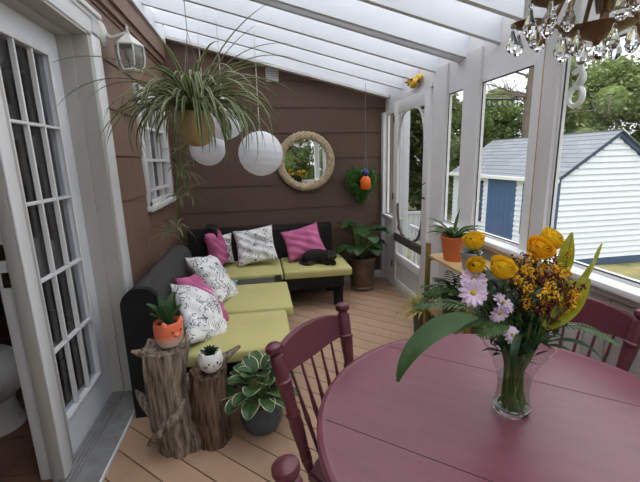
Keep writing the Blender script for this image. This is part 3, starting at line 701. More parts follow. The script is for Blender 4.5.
wlm = thing('wall_lamp', 'cream outdoor wall lantern beside the house door', 'lamp', (XL, 2.84, 2.225))
m = MB(); m.lathe([(.0, 0), (.055, 0), (.062, .012), (.05, .028), (.03, .04), (0, .042)], 24, (.0, 0, .17), Matrix.Rotation(PI / 2, 4, 'Y') @ Matrix.Diagonal((1.55, 1, 1, 1))); m.build('back_plate', 'cream', wlm)
m = MB(); m.tube([(.02, 0, .17), (.07, 0, .14), (.12, .0, .155), (.165, .0, .175), (.185, 0, .175)], [.022, .016, .014, .014, .016], 10); m.build('arm', 'cream', wlm)
wlm.scale = (.88, .92, .80)
LC = (.185, 0, 0)
m = MB(); m.lathe([(.105, .075), (.108, .083), (.10, .092), (.062, .13), (.034, .155), (.028, .165), (.016, .175), (.018, .19), (.008, .20), (.012, .212), (.004, .235), (0, .24)], 6, LC); m.build('cap', 'cream', wlm, smooth=False)
m = MB(); m.lathe([(.0, -.135), (.03, -.13), (.075, -.115), (.085, -.105), (.08, -.1), (0, -.1)], 6, LC); m.build('base_plate', 'cream', wlm, smooth=False)
for i in range(6):
    a = i * PI / 3
    pts = [(LC[0] + r_ * math.cos(a), LC[1] + r_ * math.sin(a), z) for r_, z in ((.075, -.105), (.094, -.06), (.102, 0), (.1, .05), (.098, .08))]
    MB().tube(pts, .007, 6).build('cage_bar', 'cream', wlm)
m = MB(); m.lathe([(.07, -.103), (.09, -.06), (.098, 0), (.096, .05), (.093, .078)], 6, LC, cap=False); m.build('glass_panes', 'frost', wlm, smooth=False)
m = MB(); m.lathe([(.012, -.1), (.012, -.02), (.028, .01), (.033, .035), (.026, .06), (0, .068)], 16, LC); m.build('bulb', 'bulb', wlm)

rg = random.Random(11)
wre = thing('topiary_heart', 'green boxwood heart hanging on the brown wall', 'wreath', on_back(1.245, 1.235), math.atan(KB))
def heart(t): return (16 * math.sin(t) ** 3 / 16, (13 * math.cos(t) - 5 * math.cos(2 * t) - 2 * math.cos(3 * t) - math.cos(4 * t)) / 16)
m = MB(); 
for i in range(28):
    t = 2 * PI * i / 28; hx, hz = heart(t); m.ball((hx * .135, -.06, hz * .16), .07, 1)
m.build('core', 'boxcore', wre)
m = MB()
for i in range(2400):
    t = rg.uniform(0, 2 * PI); k = rg.uniform(.25, 1.0) ** .6; hx, hz = heart(t)
    p = V(hx * .205 * k, -.06 - rg.uniform(-.03, .08), hz * .235 * k)
    m.leaf(p, rg.uniform(PI, 2 * PI), rg.uniform(-.6, 1.2), rg.uniform(.03, .055), .011, .4, n=2, m=2)
m.build('foliage', 'box', wre)
fd = thing('bird_feeder', 'orange feeder with cobalt blue cap hung in front of the boxwood heart', 'feeder', (1.255, 4.36, 1.245))
m = MB(); m.lathe([(0, -.07), (.045, -.068), (.058, -.05), (.062, 0), (.058, .05), (.035, .08), (.02, .09), (0, .09)], 24); m.build('bottle', 'feedorange', fd)
m = MB(); m.ball((0, 0, .125), .04, 3, (1, 1, .95)); m.build('cap', 'feedblue', fd)
m = MB(); m.tube([(-.03, 0, .11), (-.02, 0, .22), (0, 0, .38), (0, 0, 1.12)], .0028, 5).tube([(.03, 0, .11), (.02, 0, .22), (0, 0, .38)], .0028, 5); m.build('hanger', 'wire', fd)
om = thing('ornament', 'small yellow dark-spotted ornament perched above the screen door', 'ornament', (1.53, 3.66, 2.172))
m = MB()
for i in range(14): m.ball((rg.uniform(-.02, .02), rg.uniform(-.10, .10), rg.uniform(.03, .09)), rg.uniform(.028, .036), 2)
m.build('petal_cluster', 'ornament', om)
for i in range(6): MB().ball((-.035 - .008 * (i % 2), -.085 + i * .035, .045 + .03 * (i % 2)), .010, 1).build('dark_spot', 'inkblack', om)
MB().ball((-.005, -.135, .05), .018, 2).build('dark_end', 'inkblack', om)

# ------------------------------------------------------------------ potted plants
def pot(t, prof, mat, soilz, soilr, name='pot', seg=28, wob=None):
    m = MB(); m.lathe(prof, seg, wob=wob); m.build(name, mat, t)
    m = MB(); m.lathe([(0, soilz - .01), (soilr, soilz - .01), (soilr * .9, soilz), (0, soilz + .006)], 20); m.build('soil', 'soil', t)
rg = random.Random(21)
# hanging spider plant
sp = thing('hanging_spider_plant', 'large variegated spider plant in tan pot hanging before the left wall', 'plant', (-.335, 2.40, 1.735))
pot(sp, [(0, -.10), (.035, -.097), (.07, -.08), (.10, -.04), (.11, .0), (.105, .045), (.09, .08), (.094, .095), (.082, .095), (.078, .07)], 'tanpot', .09, .088)
m = MB()
sh = lambda t: min(1, .35 + 2.5 * t) * (1 - t ** 3) ** .9 if t < 1 else 0
for i in range(190):
    az = rg.uniform(0, 2 * PI); el = rg.uniform(.35, 1.45); Ln = rg.uniform(.34, .62)
    m.leaf((.04 * math.cos(az), .04 * math.sin(az), .09), az, el, Ln, rg.uniform(.015, .025), rg.uniform(1.5, 3.1), sh, n=10, fold=.25, m=4, twist=rg.uniform(-.5, .5))
for az, el, Ln, dr_ in ((PI, 1.0, .85, 1.5), (PI + .15, .85, .8, 1.9), (0.15, 1.15, .78, 1.55), (.0, .95, .72, 1.9), (-.2, 1.3, .75, .9), (.3, 1.2, .8, 1.3), (.1, 1.25, .62, .7), (PI - .3, .7, .7, 2.1), (-.6, .8, .72, 2.6)):
    m.leaf((.03 * math.cos(az), .03 * math.sin(az), .1), az, el, Ln, .021, dr_, sh, n=14, fold=.25, m=4)
m.build('foliage', 'spider', sp)
for pts, bs in (([(-.09, -.02, .10), (-.13, -.03, .0), (-.12, -.03, -.2), (-.14, -.03, -.38), (-.16, -.02, -.56)], ((-.12, -.03, -.22), (-.14, -.03, -.38), (-.16, -.02, -.57), (-.22, -.03, -.60))), ([(-.03, -.1, .1), (-.07, -.12, -.02), (-.09, -.1, -.2), (-.07, -.1, -.36)], ((-.08, -.11, -.12), (-.08, -.1, -.24), (-.07, -.1, -.37)))):
    rn = MB().tube(pts, .0035, 6).build('runner', 'stem', sp)
    m = MB()
    for b in bs:
        for j in range(13): m.leaf(b, rg.uniform(0, 2 * PI), rg.uniform(-.3, 1.1), rg.uniform(.07, .17), .011, rg.uniform(.8, 2), sh, n=6, m=4)
    m.build('plantlets', 'spiderpale', rn)
m = MB()
for a in (0, 2.1, 4.2): m.tube([(.1 * math.cos(a), .1 * math.sin(a), .1), (0, 0, .52)], .002, 4)
m.tube([(0, 0, .52), (0, 0, 1.0)], .0025, 5); m.build('hanger_wire', 'wire', sp)

# hosta
ho = thing('potted_hosta', 'cream-edged hosta in a ribbed slate pot on the deck beside the stumps', 'plant', (-.055, 2.02, 0))
pot(ho, [(0, 0), (.085, 0), (.105, .03), (.12, .08), (.118, .13), (.10, .175), (.095, .165)], 'slate', .16, .095, seg=60, wob=lambda a, z: 1 + .05 * abs(math.sin(a * 7)))
m = MB(); hs = lambda t: math.sin(PI * t ** .85) ** .6 * (1 if t < 1 else 0)
for i in range(36):
    az = i * 2.399 + rg.uniform(-.2, .2); k = i / 36; el = 1.4 - k * .9 + rg.uniform(-.1, .1); st = .16 - .04 * k
    p = V(0, 0, .15); q = p + V(math.cos(az) * math.cos(el), math.sin(az) * math.cos(el), math.sin(el)) * (st + .04 * rg.random())
    m.leaf(q, az, el - .25, rg.uniform(.11, .145), rg.uniform(.085, .105), 1.15, hs, n=8, m=8, fold=.12)
m.build('foliage', 'hosta', ho)
m = MB()
rg2 = random.Random(21)
for i in range(30):
    az = i * 2.399; k = i / 30; el = 1.35 - k * .95; p = V(0, 0, .15)
    m.tube([p, p + V(math.cos(az) * math.cos(el), math.sin(az) * math.cos(el), math.sin(el)) * (.2 - .04 * k)], .0035, 5)
m.build('stems', 'stem', ho)

# big-leaf plant at the back wall
bp = thing('potted_plant', 'broad-leaved dark green plant in a tall bronze pot by the back wall', 'plant', (1.175, 4.24, 0))
pot(bp, [(0, 0), (.13, 0), (.145, .01), (.145, .04), (.135, .05), (.16, .36), (.17, .385), (.165, .395), (.15, .39), (.145, .36)], 'bronzepot', .365, .145)
m = MB(); s2 = MB(); bs = lambda t: (math.sin(PI * t ** .6)) ** .6 if t < 1 else 0
for i in range(22):
    az = i * 2.399 + .3; el = rg.uniform(.9, 1.5); st = rg.uniform(.16, .42); p = V(.02 * math.cos(az), .02 * math.sin(az), .36)
    q = p + V(math.cos(az) * math.cos(el), math.sin(az) * math.cos(el), math.sin(el)) * st
    s2.tube([p, (p + q) / 2 + V(0, 0, .01), q], .005, 6)
    m.leaf(q, az, el - .75, rg.uniform(.16, .23), rg.uniform(.15, .20), 1.3, bs, n=8, m=6, fold=.08)
m.build('foliage', 'leaf', bp); s2.build('stems', 'stem', bp)

# animal planters on the stumps
pa = thing('animal_planter', 'coral to white animal-face planter with upright leaves on the tall driftwood stump', 'planter', (-.50, 1.94, .618), .8)
m = MB(); m.lathe([(0, 0), (.048, 0), (.063, .02), (.072, .06), (.072, .105), (.068, .13), (.062, .132), (.06, .11)], 32, wob=lambda a, z: 1 + .02 * math.cos(2 * a)); m.build('pot', 'coral', pa)
for s in (-1, 1):
    m = MB(); m.lathe([(.017, 0), (.013, .014), (.002, .03)], 8, (s * .045, -.04, .122), Matrix.Rotation(s * .3, 4, 'Y')); m.build('ear', 'coral', pa, loc=None)
    MB().ball((s * .024, -.072, .092), .005, 2).build('eye', 'inkblack', pa)
m = MB(); m.ball((0, -.07, .07), 1, 2, (.018, .012, .013)); m.build('snout', 'coral', pa)
m = MB(); m.lathe([(0, .112), (.06, .112), (.05, .118), (0, .12)], 20); m.build('soil', 'soil', pa)
m = MB(); ss = lambda t: math.sin(PI * (t * .86 + .1)) ** .7
for az, el, Ln, W in ((2.4, 1.2, .14, .06), (.4, 1.3, .16, .06), (1.5, 1.45, .15, .055), (3.4, 1.0, .13, .058), (5.0, 1.3, .10, .05), (5.8, 1.15, .11, .052), (4.0, 1.3, .14, .055), (.9, 1.1, .12, .05)):
    m.leaf((.015 * math.cos(az), .015 * math.sin(az), .115), az, el, Ln, W, .5, ss, n=7, m=4, fold=.3)
m.build('foliage', 'leaf', pa)
pc = thing('cat_planter', 'small white cat-face planter with a succulent on the short brown stump', 'planter', (-.305, 1.935, .446), .35)
m = MB(); m.lathe([(0, 0), (.035, 0), (.058, .025), (.067, .06), (.062, .095), (.052, .112), (.047, .11), (.045, .095)], 32); m.build('pot', 'ceram', pc)
for s in (-1, 1):
    m = MB(); m.lathe([(.014, 0), (.010, .012), (.001, .024)], 8, (s * .038, -.03, .10), Matrix.Rotation(s * .35, 4, 'Y')); m.build('ear', 'ceram', pc)
    m = MB(); m.ball((s * .022, -.0625, .068), .0055, 2); m.build('eye', 'inkblack', pc)
    m = MB()
    for dz in (-.006, 0, .006): m.tube([(s * .03, -.0595, .052 + dz * .3), (s * .05, -.045, .052 + dz)], .001, 4)
    m.build('whiskers', 'inkblack', pc)
MB().ball((0, -.0665, .056), .005, 2).build('nose', 'inkred', pc)
m = MB(); m.lathe([(0, .092), (.046, .092), (.0, .1)], 16); m.build('soil', 'soil', pc)
m = MB()
for i in range(26):
    az = i * 2.399; k = i / 26; m.leaf((.012 * math.cos(az) * k, .012 * math.sin(az) * k, .096), az, 1.4 - 1.15 * k, .04 + .012 * k, .019, .1, ss, n=5, m=4, fold=.35)
m.build('foliage', 'leafdark', pc)

# stumps
def stump_mesh(path, radii, seed, seg=40, ridge=.10):
    rg = random.Random(seed); m = MB(); off = V(rg.uniform(0, 90), rg.uniform(0, 90), rg.uniform(0, 90)); n = len(path); N = 34; rings = []
    for i in range(N + 1):
        f = i / N * (n - 1); a = min(int(f), n - 2); t = f - a; t2 = t * t * (3 - 2 * t)
        c = Vector(path[a]).lerp(Vector(path[a + 1]), t2); r = radii[a] * (1 - t2) + radii[a + 1] * t2
        ring = []
        for k in range(seg):
            th = 2 * PI * k / seg
            q = V(math.cos(th) * 2.2, math.sin(th) * 2.2, c.z * 2.0) + off
            rr = r * (1 + .22 * noise.noise(q) + ridge * noise.noise(V(math.cos(th) * 8, math.sin(th) * 8, c.z * 2.5) + off) + .04 * math.sin(th * 17 + c.z * 14 + 4 * noise.noise(q * 2)))
            z = c.z + (.03 * noise.noise(q * 3) if i == N else 0)
            ring.append(m.bm.verts.new((c.x + rr * math.cos(th), c.y + rr * math.sin(th), z)))
        rings.append(ring)
    for i in range(N):
        for k in range(seg): m.bm.faces.new((rings[i][k], rings[i][(k + 1) % seg], rings[i + 1][(k + 1) % seg], rings[i + 1][k]))
    m.bm.faces.new(rings[0][::-1])
    c = sum((v.co for v in rings[-1]), Vector()) / seg; cv = m.bm.verts.new(c - V(0, 0, .012))
    for k in range(seg): m.bm.faces.new((rings[-1][k], rings[-1][(k + 1) % seg], cv))
    return m
def blob(o, v=.009, it=3):
    r = o.modifiers.new('remesh', 'REMESH'); r.mode = 'VOXEL'; r.voxel_size = v; r.use_smooth_shade = True
    s = o.modifiers.new('smooth', 'SMOOTH'); s.iterations = it; s.factor = .5
s1 = thing('driftwood_stump', 'tall weathered grey driftwood stump with broken branch stubs', 'stump', (-.545, 1.945, 0))
m = stump_mesh([(.045, 0, 0), (.04, 0, .06), (.01, 0, .2), (.0, 0, .40), (.01, 0, .52), (.015, 0, .61)], [.108, .112, .108, .100, .110, .115], 5)
m.build('trunk', 'drift', s1, angle=1.2)
m = MB(); m.tube([(.05, .03, .30), (.11, .05, .36), (.20, .08, .40), (.31, .11, .455), (.39, .13, .50)], [.06, .05, .034, .024, .010], 10); m.build('branch', 'drift', s1)
m = MB(); m.tube([(-.05, 0, .20), (-.10, -.02, .29), (-.13, -.02, .34), (-.155, -.02, .385)], [.05, .036, .022, .006], 10); m.build('branch', 'drift', s1)
m = MB(); m.tube([(-.05, 0, .56), (-.10, -.01, .585), (-.15, -.01, .60)], [.035, .024, .006], 9); m.build('branch', 'drift', s1)
m = MB(); m.tube([(.07, 0, .54), (.10, .0, .60), (.135, .0, .66)], [.06, .042, .008], 9); m.build('branch', 'drift', s1)
m = MB(); m.tube([(-.10, -.09, .10), (-.02, -.115, .19), (.06, -.10, .26), (.10, -.06, .32)], [.012, .03, .032, .01], 9); m.build('branch', 'drift', s1)
s2_ = thing('wood_stump', 'short dark brown wood stump leaning beside the driftwood', 'stump', (-.325, 1.955, 0))
m = stump_mesh([(.0, 0, 0), (-.005, 0, .08), (-.015, 0, .2), (-.015, 0, .32), (.0, 0, .44)], [.092, .092, .10, .096, .092], 9, ridge=.06)
m.build('trunk', 'drift2', s2_, angle=1.2)
# ------------------------------------------------------------------ table and chairs
tb_ = thing('dining_table', 'round burgundy painted dining table with plank seams', 'table', (.738, .91, 0), -.70)
R = .612
m = MB(); m.lathe([(0, .712), (R - .03, .712), (R - .008, .718), (R, .728), (R, .734), (R - .006, .742), (R - .018, .746), (R - .028, .7445), (R - .034, .745), (0, .745)], 96); m.build('tabletop', 'tabletop', tb_, angle=.35)
m = MB()
for y in (-.27, .27):
    hw = math.sqrt((R - .03) ** 2 - y * y); m.box(-hw, hw, y - .0014, y + .0014, .7448, .7455)
m.build('plank_seam', 'seam', tb_, smooth=False)
m = MB(); m.lathe([(.46, .64), (.46, .712), (.43, .712), (.43, .64)], 48); m.build('apron', 'burg', tb_, angle=.4)
m = MB(); m.lathe([(0, .12), (.09, .12), (.10, .2), (.07, .26), (.085, .32), (.11, .42), (.085, .52), (.06, .56), (.09, .6), (.16, .64), (.16, .69), (0, .69)], 32); m.build('pedestal', 'burg', tb_)
for i in range(4):
    a = i * PI / 2 + .5
    m = MB(); m.tube([(math.cos(a) * r_, math.sin(a) * r_, z) for r_, z in ((.05, .22), (.16, .2), (.27, .12), (.36, .03))], [.045, .042, .034, .03], 8); m.build('foot', 'burg', tb_)
def make_chair(label):
    t = thing('dining_chair', label, 'chair', (0, 0, 0), 0, 'burgundy spindle-back dining chairs')
    # local frame: front +Y, lateral X; back posts at y = -.2
    seat = [( -.19, -.185), (-.215, 0), (-.21, .17), (-.14, .215), (0, .225), (.14, .215), (.21, .17), (.215, 0), (.19, -.185), (0, -.205)]
    m = MB(); m.prism([(x, y, .425) for x, y in seat], (0, 0, .04))
    bmesh.ops.bevel(m.bm, geom=[e for e in m.bm.edges], offset=.012, segments=2, affect='EDGES'); m.build('seat', 'burg', t)
    def turned(p0, p1, prof, seg=12):
        p0, p1 = Vector(p0), Vector(p1); d = p1 - p0; q = d.to_track_quat('Z', 'Y').to_matrix().to_4x4()
        m = MB(); m.lathe([(r, z * d.length) for r, z in prof], seg, p0, q); return m
    post = [(.0, 0), (.014, 0), (.018, .06), (.021, .10), (.016, .115), (.021, .13), (.019, .18), (.023, .30), (.025, .38), (.022, .44), (.026, .455), (.026, .47), (.021, .49), (.022, .56), (.026, .65), (.026, .70), (.030, .71), (.030, .725), (.025, .735), (.026, .88), (.024, .905), (.018, .915), (.018, .925), (.027, .935), (.031, .955), (.029, .98), (.018, .997), (0, 1)]
    for s in (-1, 1):
        turned((s * .165, -.185, .45), (s * .2175, -.285, .945), post, 16).build('back_post', 'burg', t)
    # crest rail
    def crest(u, v):
        x = (u * 2 - 1) * .205; top = .885 + .032 * math.cos((u * 2 - 1) * PI / 2) ** .6 if abs(u * 2 - 1) < 1 else .885; bot = .80 - .008 * math.cos((u * 2 - 1) * PI)
        ring = [(-.012, bot), (-.012, top), (.012, top), (.012, bot)]
        y, z = ring[int(round(v * 4)) % 4]
        return V(x, -.270 - .02 * (z - .8) / .1 + y - .03 * (1 - (u * 2 - 1) ** 2), z)
    m = grid_bm(crest, 16, 4); bmesh.ops.remove_doubles(m.bm, verts=m.bm.verts[:], dist=.0005); m.build('crest_rail', 'burg', t, angle=.6)
    for i in range(5):
        x = (i - 2) * .052
        turned((x * .95, -.185, .455), (x * 1.25, -.265 - .03 * (1 - (x / .2) ** 2), .81), [(.005, 0), (.007, .2), (.009, .42), (.011, .45), (.009, .48), (.006, .7), (.005, 1)], 8).build('spindle', 'burg', t)
    leg = [(.0, 0), (.013, 0), (.017, .12), (.022, .25), (.015, .28), (.022, .31), (.025, .5), (.018, .75), (.022, .8), (.017, .9), (.015, 1)]
    for x, y in ((-1, 1), (1, 1), (-1, -1), (1, -1)): turned((x * .215, y * .205, 0), (x * .15, y * .15, .43), leg).build('leg', 'burg', t)
    for s in (-1, 1): MB().tube([(s * .198, -.19, .13), (s * .19, 0, .14), (s * .198, .19, .13)], [.009, .013, .009], 8).build('stretcher', 'burg', t)
    MB().tube([(-.19, 0, .14), (0, 0, .14), (.19, 0, .14)], [.009, .013, .009], 8).build('stretcher', 'burg', t)
    return t
ch = make_chair('burgundy spindle-back chair at the far left of the table, beside the hosta')
def put(t, back, face, lab=None):
    f = V(face[0], face[1], 0).normalized(); a = math.atan2(f.y, f.x) - PI / 2
    t.location = V(back[0], back[1], 0) + f * .285; t.rotation_euler = (0, 0, a)
    if lab: t['label'] = lab
c2 = copy_tree(ch); c3 = copy_tree(ch)
put(ch, (.172, 1.345), (.707, -.707))
put(c2, (.084, .465), (.95, .30), 'burgundy chair nearest the viewer, only a rounded post knob showing at bottom')
put(c3, (1.375, 1.36), (-.94, -.34), 'burgundy spindle-back chair behind the table under the white sill')

# ------------------------------------------------------------------ vase and bouquet
VX, VY, VZ = .762, .968, .7455
va = thing('glass_vase', 'clear flared glass vase of water on the burgundy table', 'vase', (VX, VY, VZ))
vp = [(.052, .0), (.055, .008), (.055, .02), (.050, .05), (.047, .085), (.052, .13), (.068, .175), (.092, .215), (.103, .235)]
m = MB(); m.lathe([(r, z) for r, z in vp if z >= .02], 40, cap=False); m.build('wall', 'vase', va)
m = MB(); m.lathe([(0, 0), (.051, 0), (.055, .006), (.055, .016), (.049, .02), (0, .018)], 40); m.build('thick_base', 'vasebase', va)
m = MB(); m.lathe([(0, .021), (.052, .021), (.047, .05), (.045, .085), (.048, .12), (0, .12)], 32); m.build('water', 'water', va)
m = MB(); m.tube([(.103 * math.cos(a), .103 * math.sin(a), .235) for a in [i * PI / 20 for i in range(41)]], .0022, 6); m.build('rim', 'vase', va)
rg = random.Random(33)
def B(x, y, z): return V(x - VX, y - VY, z - VZ)
def stem_pts(head, foot_a, foot_r=.03):
    f = V(foot_r * math.cos(foot_a), foot_r * math.sin(foot_a), .025)
    mid = V(head.x * .22, head.y * .22, .20)
    return [f, (f + mid) / 2, mid, mid.lerp(head, .5) + V(0, 0, .02), head]
def flower_thing(name, label, cat, head, fa, group=None, r=.0035):
    t = thing(name, label, cat, (VX, VY, VZ), 0, group)
    MB().tube(stem_pts(head, fa), r, 7).build('stem', 'stem', t); return t
def rose(label, head, R, tilt, fa, mat):
    t = flower_thing('yellow_rose', label, 'flower', head, fa, 'yellow roses in the vase', .004)
    Rm = Matrix.Rotation(tilt[0], 3, 'X') @ Matrix.Rotation(tilt[1], 3, 'Y')
    m = MB()
    m.ball(head + Rm @ V(0, 0, R * .40), R * .22, 2)
    for lay, (n, s_, zt, lip, wd) in enumerate(((2, .30, .80, 0, 1.5), (3, .48, .80, .02, 1.5), (4, .66, .74, .05, 1.45), (5, .84, .64, .12, 1.35), (6, 1.0, .48, .20, 1.25))):
        for i in range(n):
            a0 = 2 * PI * i / n + lay * .9
            rows = []
            for a in range(8):
                v = a / 7; row = []
                for b in range(7):
                    u = b / 6 * 2 - 1; an = a0 + u * wd * PI / n
                    rr = R * s_ * (.25 + .75 * math.sin(PI * (.08 + .56 * v)) ** .8) + R * lip * max(0, v - .72) ** 1.2 * 4 * (1 - .3 * u * u) + .012 * R * lay * u
                    zz = R * (-.78 + (zt + .78) * v - .22 * u * u * v * v)
                    row.append(m.bm.verts.new(Rm @ V(rr * math.cos(an), rr * math.sin(an), zz) + head))
                rows.append(row)
            for a in range(7):
                for b in range(6): m.bm.faces.new((rows[a][b], rows[a][b + 1], rows[a + 1][b + 1], rows[a + 1][b]))
    bmesh.ops.solidify(m.bm, geom=m.bm.faces[:], thickness=R * .03)
    m.build('petals', mat, t, angle=3)
    m = MB()
    for i in range(5): m.leaf(head + V(0, 0, -R * .3), i * 2 * PI / 5, .3, R * 1.3, R * .5, -.9, n=5)
    m.build('sepals', 'leaf', t)
rose('open yellow rose at front left, above the lilac daisy', B(.664, .93, 1.235), .034, (.55, .05), 2.6, 'yellow')
rose('tall yellow rose bud highest at the left of the bouquet', B(.598, .97, 1.31), .028, (.15, -.3), 3.2, 'yellow')
rose('small yellow rose hanging just under the tall left bud', B(.590, .94, 1.245), .024, (.45, -.5), 3.6, 'yellow')
rose('round golden rose at the top centre of the bouquet', B(.80, .96, 1.275), .036, (.65, .1), 1.0, 'yellowo')
rose('yellow rose half hidden at top right by a lime leaf', B(.888, 1.02, 1.285), .035, (.6, .4), .4, 'yellow')
def daisy(label, head, R, nrm, fa):
    t = flower_thing('lilac_daisy', label, 'flower', head - Vector(nrm) * .006, fa, 'lilac daisies in the vase', .0028)
    q = Vector(nrm).to_track_quat('Z', 'Y').to_matrix()
    m = MB()
    for lay, n in ((0, 13), (1, 10)):
        for i in range(n):
            a = 2 * PI * i / n + lay * .3
            m.leaf((.2 * R * math.cos(a), .2 * R * math.sin(a), lay * .003), a, .15 + .25 * lay, R * (.9 - .12 * lay), R * .40, .4, lambda t: (.35 + .9 * t) * (1 - t ** 6) if t < 1 else 0, n=5, m=2, fold=.15)
    m.xform(Matrix.Translation(head) @ q.to_4x4()); m.build('petals', 'lilac', t)
    m = MB(); m.ball((0, 0, .002), R * .24, 2, (1, 1, .6)); m.xform(Matrix.Translation(head) @ q.to_4x4()); m.build('flower_centre', 'mumeye', t)
daisy('lilac daisy facing out at the left front of the bouquet', B(.567, .91, 1.178), .038, (-.3, -1, .35), 3.5)
daisy('lilac daisy tilted up just above the front lilac one', B(.585, .94, 1.205), .036, (-.2, -.6, .8), 3.0)
daisy('lilac daisy side-on under the front yellow rose', B(.652, .90, 1.145), .034, (.5, -.5, .9), 2.2)
daisy('lilac daisy drooping right of the front lilac one', B(.63, .88, 1.125), .030, (.1, -.9, -.3), 2.9)
daisy('lilac daisy low near the vase rim', B(.665, .87, 1.06), .026, (.2, -.9, .5), 2.0)
SPR = [(.79, .93, 1.19), (.82, .95, 1.225), (.755, .95, 1.225), (.85, .92, 1.18), (.79, .89, 1.135), (.735, .95, 1.245), (.865, .95, 1.225), (.835, .87, 1.16), (.765, .89, 1.165), (.80, .97, 1.24), (.725, .92, 1.19), (.83, .90, 1.205)]
for i, (x, y, z) in enumerate(SPR):
    h = B(x, y, z)
    t = flower_thing('goldenrod_spray', 'golden and russet filler spray in the middle of the bouquet', 'flower', h, rg.uniform(0, 6), 'golden and russet filler sprays', .0025)
    m = MB(); m2 = MB(); m3 = MB()
    m3.tube([h - V(0, 0, .09), h], .002, 5)
    for j in range(13):
        a = rg.uniform(0, 2 * PI); e = rg.uniform(.3, 1.35); L_ = rg.uniform(.025, .06); b = h - V(0, 0, rg.uniform(0, .09))
        tip = b + V(math.cos(a) * math.cos(e), math.sin(a) * math.cos(e), math.sin(e)) * L_
        m3.tube([b, tip], .0011, 4); gold = (j % 5) < (3 if i % 3 == 0 else 2)
        for q in range(20 if gold else 15):
            f = rg.uniform(.25, 1.1); p = b.lerp(tip, f) + V(rg.gauss(0, 1), rg.gauss(0, 1), rg.gauss(0, 1)) * (.0055 if gold else .0035)
            (m if gold else m2).ball(p, rg.uniform(.0016, .0038), 1, (1, 1, rg.uniform(.7, 1.8)))
    tag(m.build('gold_blooms', 'gold', t), kind='stuff'); tag(m2.build('russet_buds', 'rust', t), kind='stuff'); m3.build('twigs', 'rust', t)
def leaf_thing(label, mat, p0, az, el, L_, W, dr_, fa, tw=0., shape=None, fold=.15, tw0=0.):
    t = thing('foliage_stem', label, 'leaf', (VX, VY, VZ), 0, 'loose leaves in the bouquet')
    p0 = Vector(p0); MB().tube(stem_pts(p0, fa), .003, 6).build('stem', 'stem', t)
    m = MB(); m.leaf(p0, az, el, L_, W, dr_, shape, n=16, m=6, twist=tw, fold=fold, tw0=tw0); m.build('blade', mat, t)
ls = lambda t: math.sin(PI * (t * .93 + .04) ** .9) ** .8
leaf_thing('very broad dark green leaf arching far left over the table', 'leafbig', B(.585, .88, 1.10), PI + .12, .36, .325, .054, 1.75, 3.3, tw=-.1, shape=ls, fold=.08, tw0=-.85)
leaf_thing('broad lime leaf cupped at the right of the bouquet', 'lime', B(.785, .885, 1.06), -.1, .80, .18, .092, -.25, 5.5, tw=-.2, shape=ls, fold=.25, tw0=.8)
leaf_thing('upright lime leaf in front of the half hidden rose', 'lime', B(.865, .93, 1.19), .5, 1.45, .135, .040, .1, .8, tw=1.0, shape=ls, fold=.3)
leaf_thing('lime leaf with curled tip at far right of the bouquet', 'lime', B(.92, .93, 1.14), .0, .95, .16, .05, -.5, .3, tw=-1.3, shape=ls, fold=.3)
leaf_thing('dark green leaf under the left yellow roses', 'leafdark', B(.60, .96, 1.19), .2, .1, .13, .07, .6, 3.0, tw=.6, shape=ls)
leaf_thing('grey-green round leaf behind the lilac daisies', 'leafdark', B(.63, .99, 1.18), -.6, .4, .10, .08, .5, 2.4, tw=.3, shape=ls)
leaf_thing('dark green leaf reaching low to the left above the table', 'leafdark', B(.62, .92, 1.09), PI + .5, .45, .16, .04, .9, 3.6, shape=ls)
leaf_thing('narrow dark leaf curving down across the vase front', 'leafdark', B(.69, .865, 1.06), 3.9, .6, .17, .020, 3.3, 4.2, shape=ls)
leaf_thing('dark green leaf drooping right of the vase rim', 'leafdark', B(.80, .87, 1.03), -.5, .2, .14, .03, 1.2, 5.2, shape=ls)
def frond(label, p0, az, el, L_, dr_, fa, W=.05):
    t = thing('fern_frond', label, 'leaf', (VX, VY, VZ), 0, 'fern fronds in the bouquet')
    p = Vector(p0); MB().tube(stem_pts(p, fa), .002, 5).build('stem', 'stem', t)
    m = MB(); e = el
    for i in range(16):
        d = V(math.cos(az) * math.cos(e), math.sin(az) * math.cos(e), math.sin(e)); q = p + d * L_ / 16
        m.tube([p, q], .0012, 4)
        for s in (-1, 1): m.leaf(p, az + s * 1.1, e * .5, W * math.sin(PI * (i + 2) / 19), .010, .5, n=3, m=2)
        p = q; e -= dr_ / 16
    m.build('fern_leaflets', 'fern', t)
frond('fern frond drooping right over the table edge', B(.83, .89, 1.06), -.45, .30, .16, 1.2, 5.4)
frond('fern frond spreading left beneath the lilac daisies', B(.655, .88, 1.085), 3.5, .45, .13, .9, 3.8)
frond('fern frond at the back left of the bouquet', B(.64, 1.0, 1.08), 2.6, .4, .2, 1.0, 2.4, .06)
gf = thing('greenery_bunch', 'dense bunch of dark small-leaved greenery filling the vase mouth', 'leaf', (VX, VY, VZ))
m = MB()
for i in range(430):
    a = rg.uniform(0, 2 * PI); r_ = .105 * rg.random() ** .5; z = rg.uniform(.15 + r_ * 1.0, .42)
    m.leaf((r_ * math.cos(a) - .01, r_ * math.sin(a), z), rg.uniform(0, 2 * PI), rg.uniform(.1, 1.2), rg.uniform(.03, .07), rg.uniform(.010, .022), .5, n=3, m=2)
m.build('leaves', 'leafdark', gf)
m = MB()
for i in range(34):
    a = rg.uniform(0, 2 * PI); b = rg.uniform(0, 2 * PI)
    m.tube([(.042 * math.cos(a), .036 * math.sin(a), .024), (.018 * math.cos(b), .018 * math.sin(b), .12), (.06 * math.cos(b), .06 * math.sin(b), .25), (.08 * math.cos(b), .08 * math.sin(b), .36)], .0022, 5)
m.build('stems', 'stem', gf)

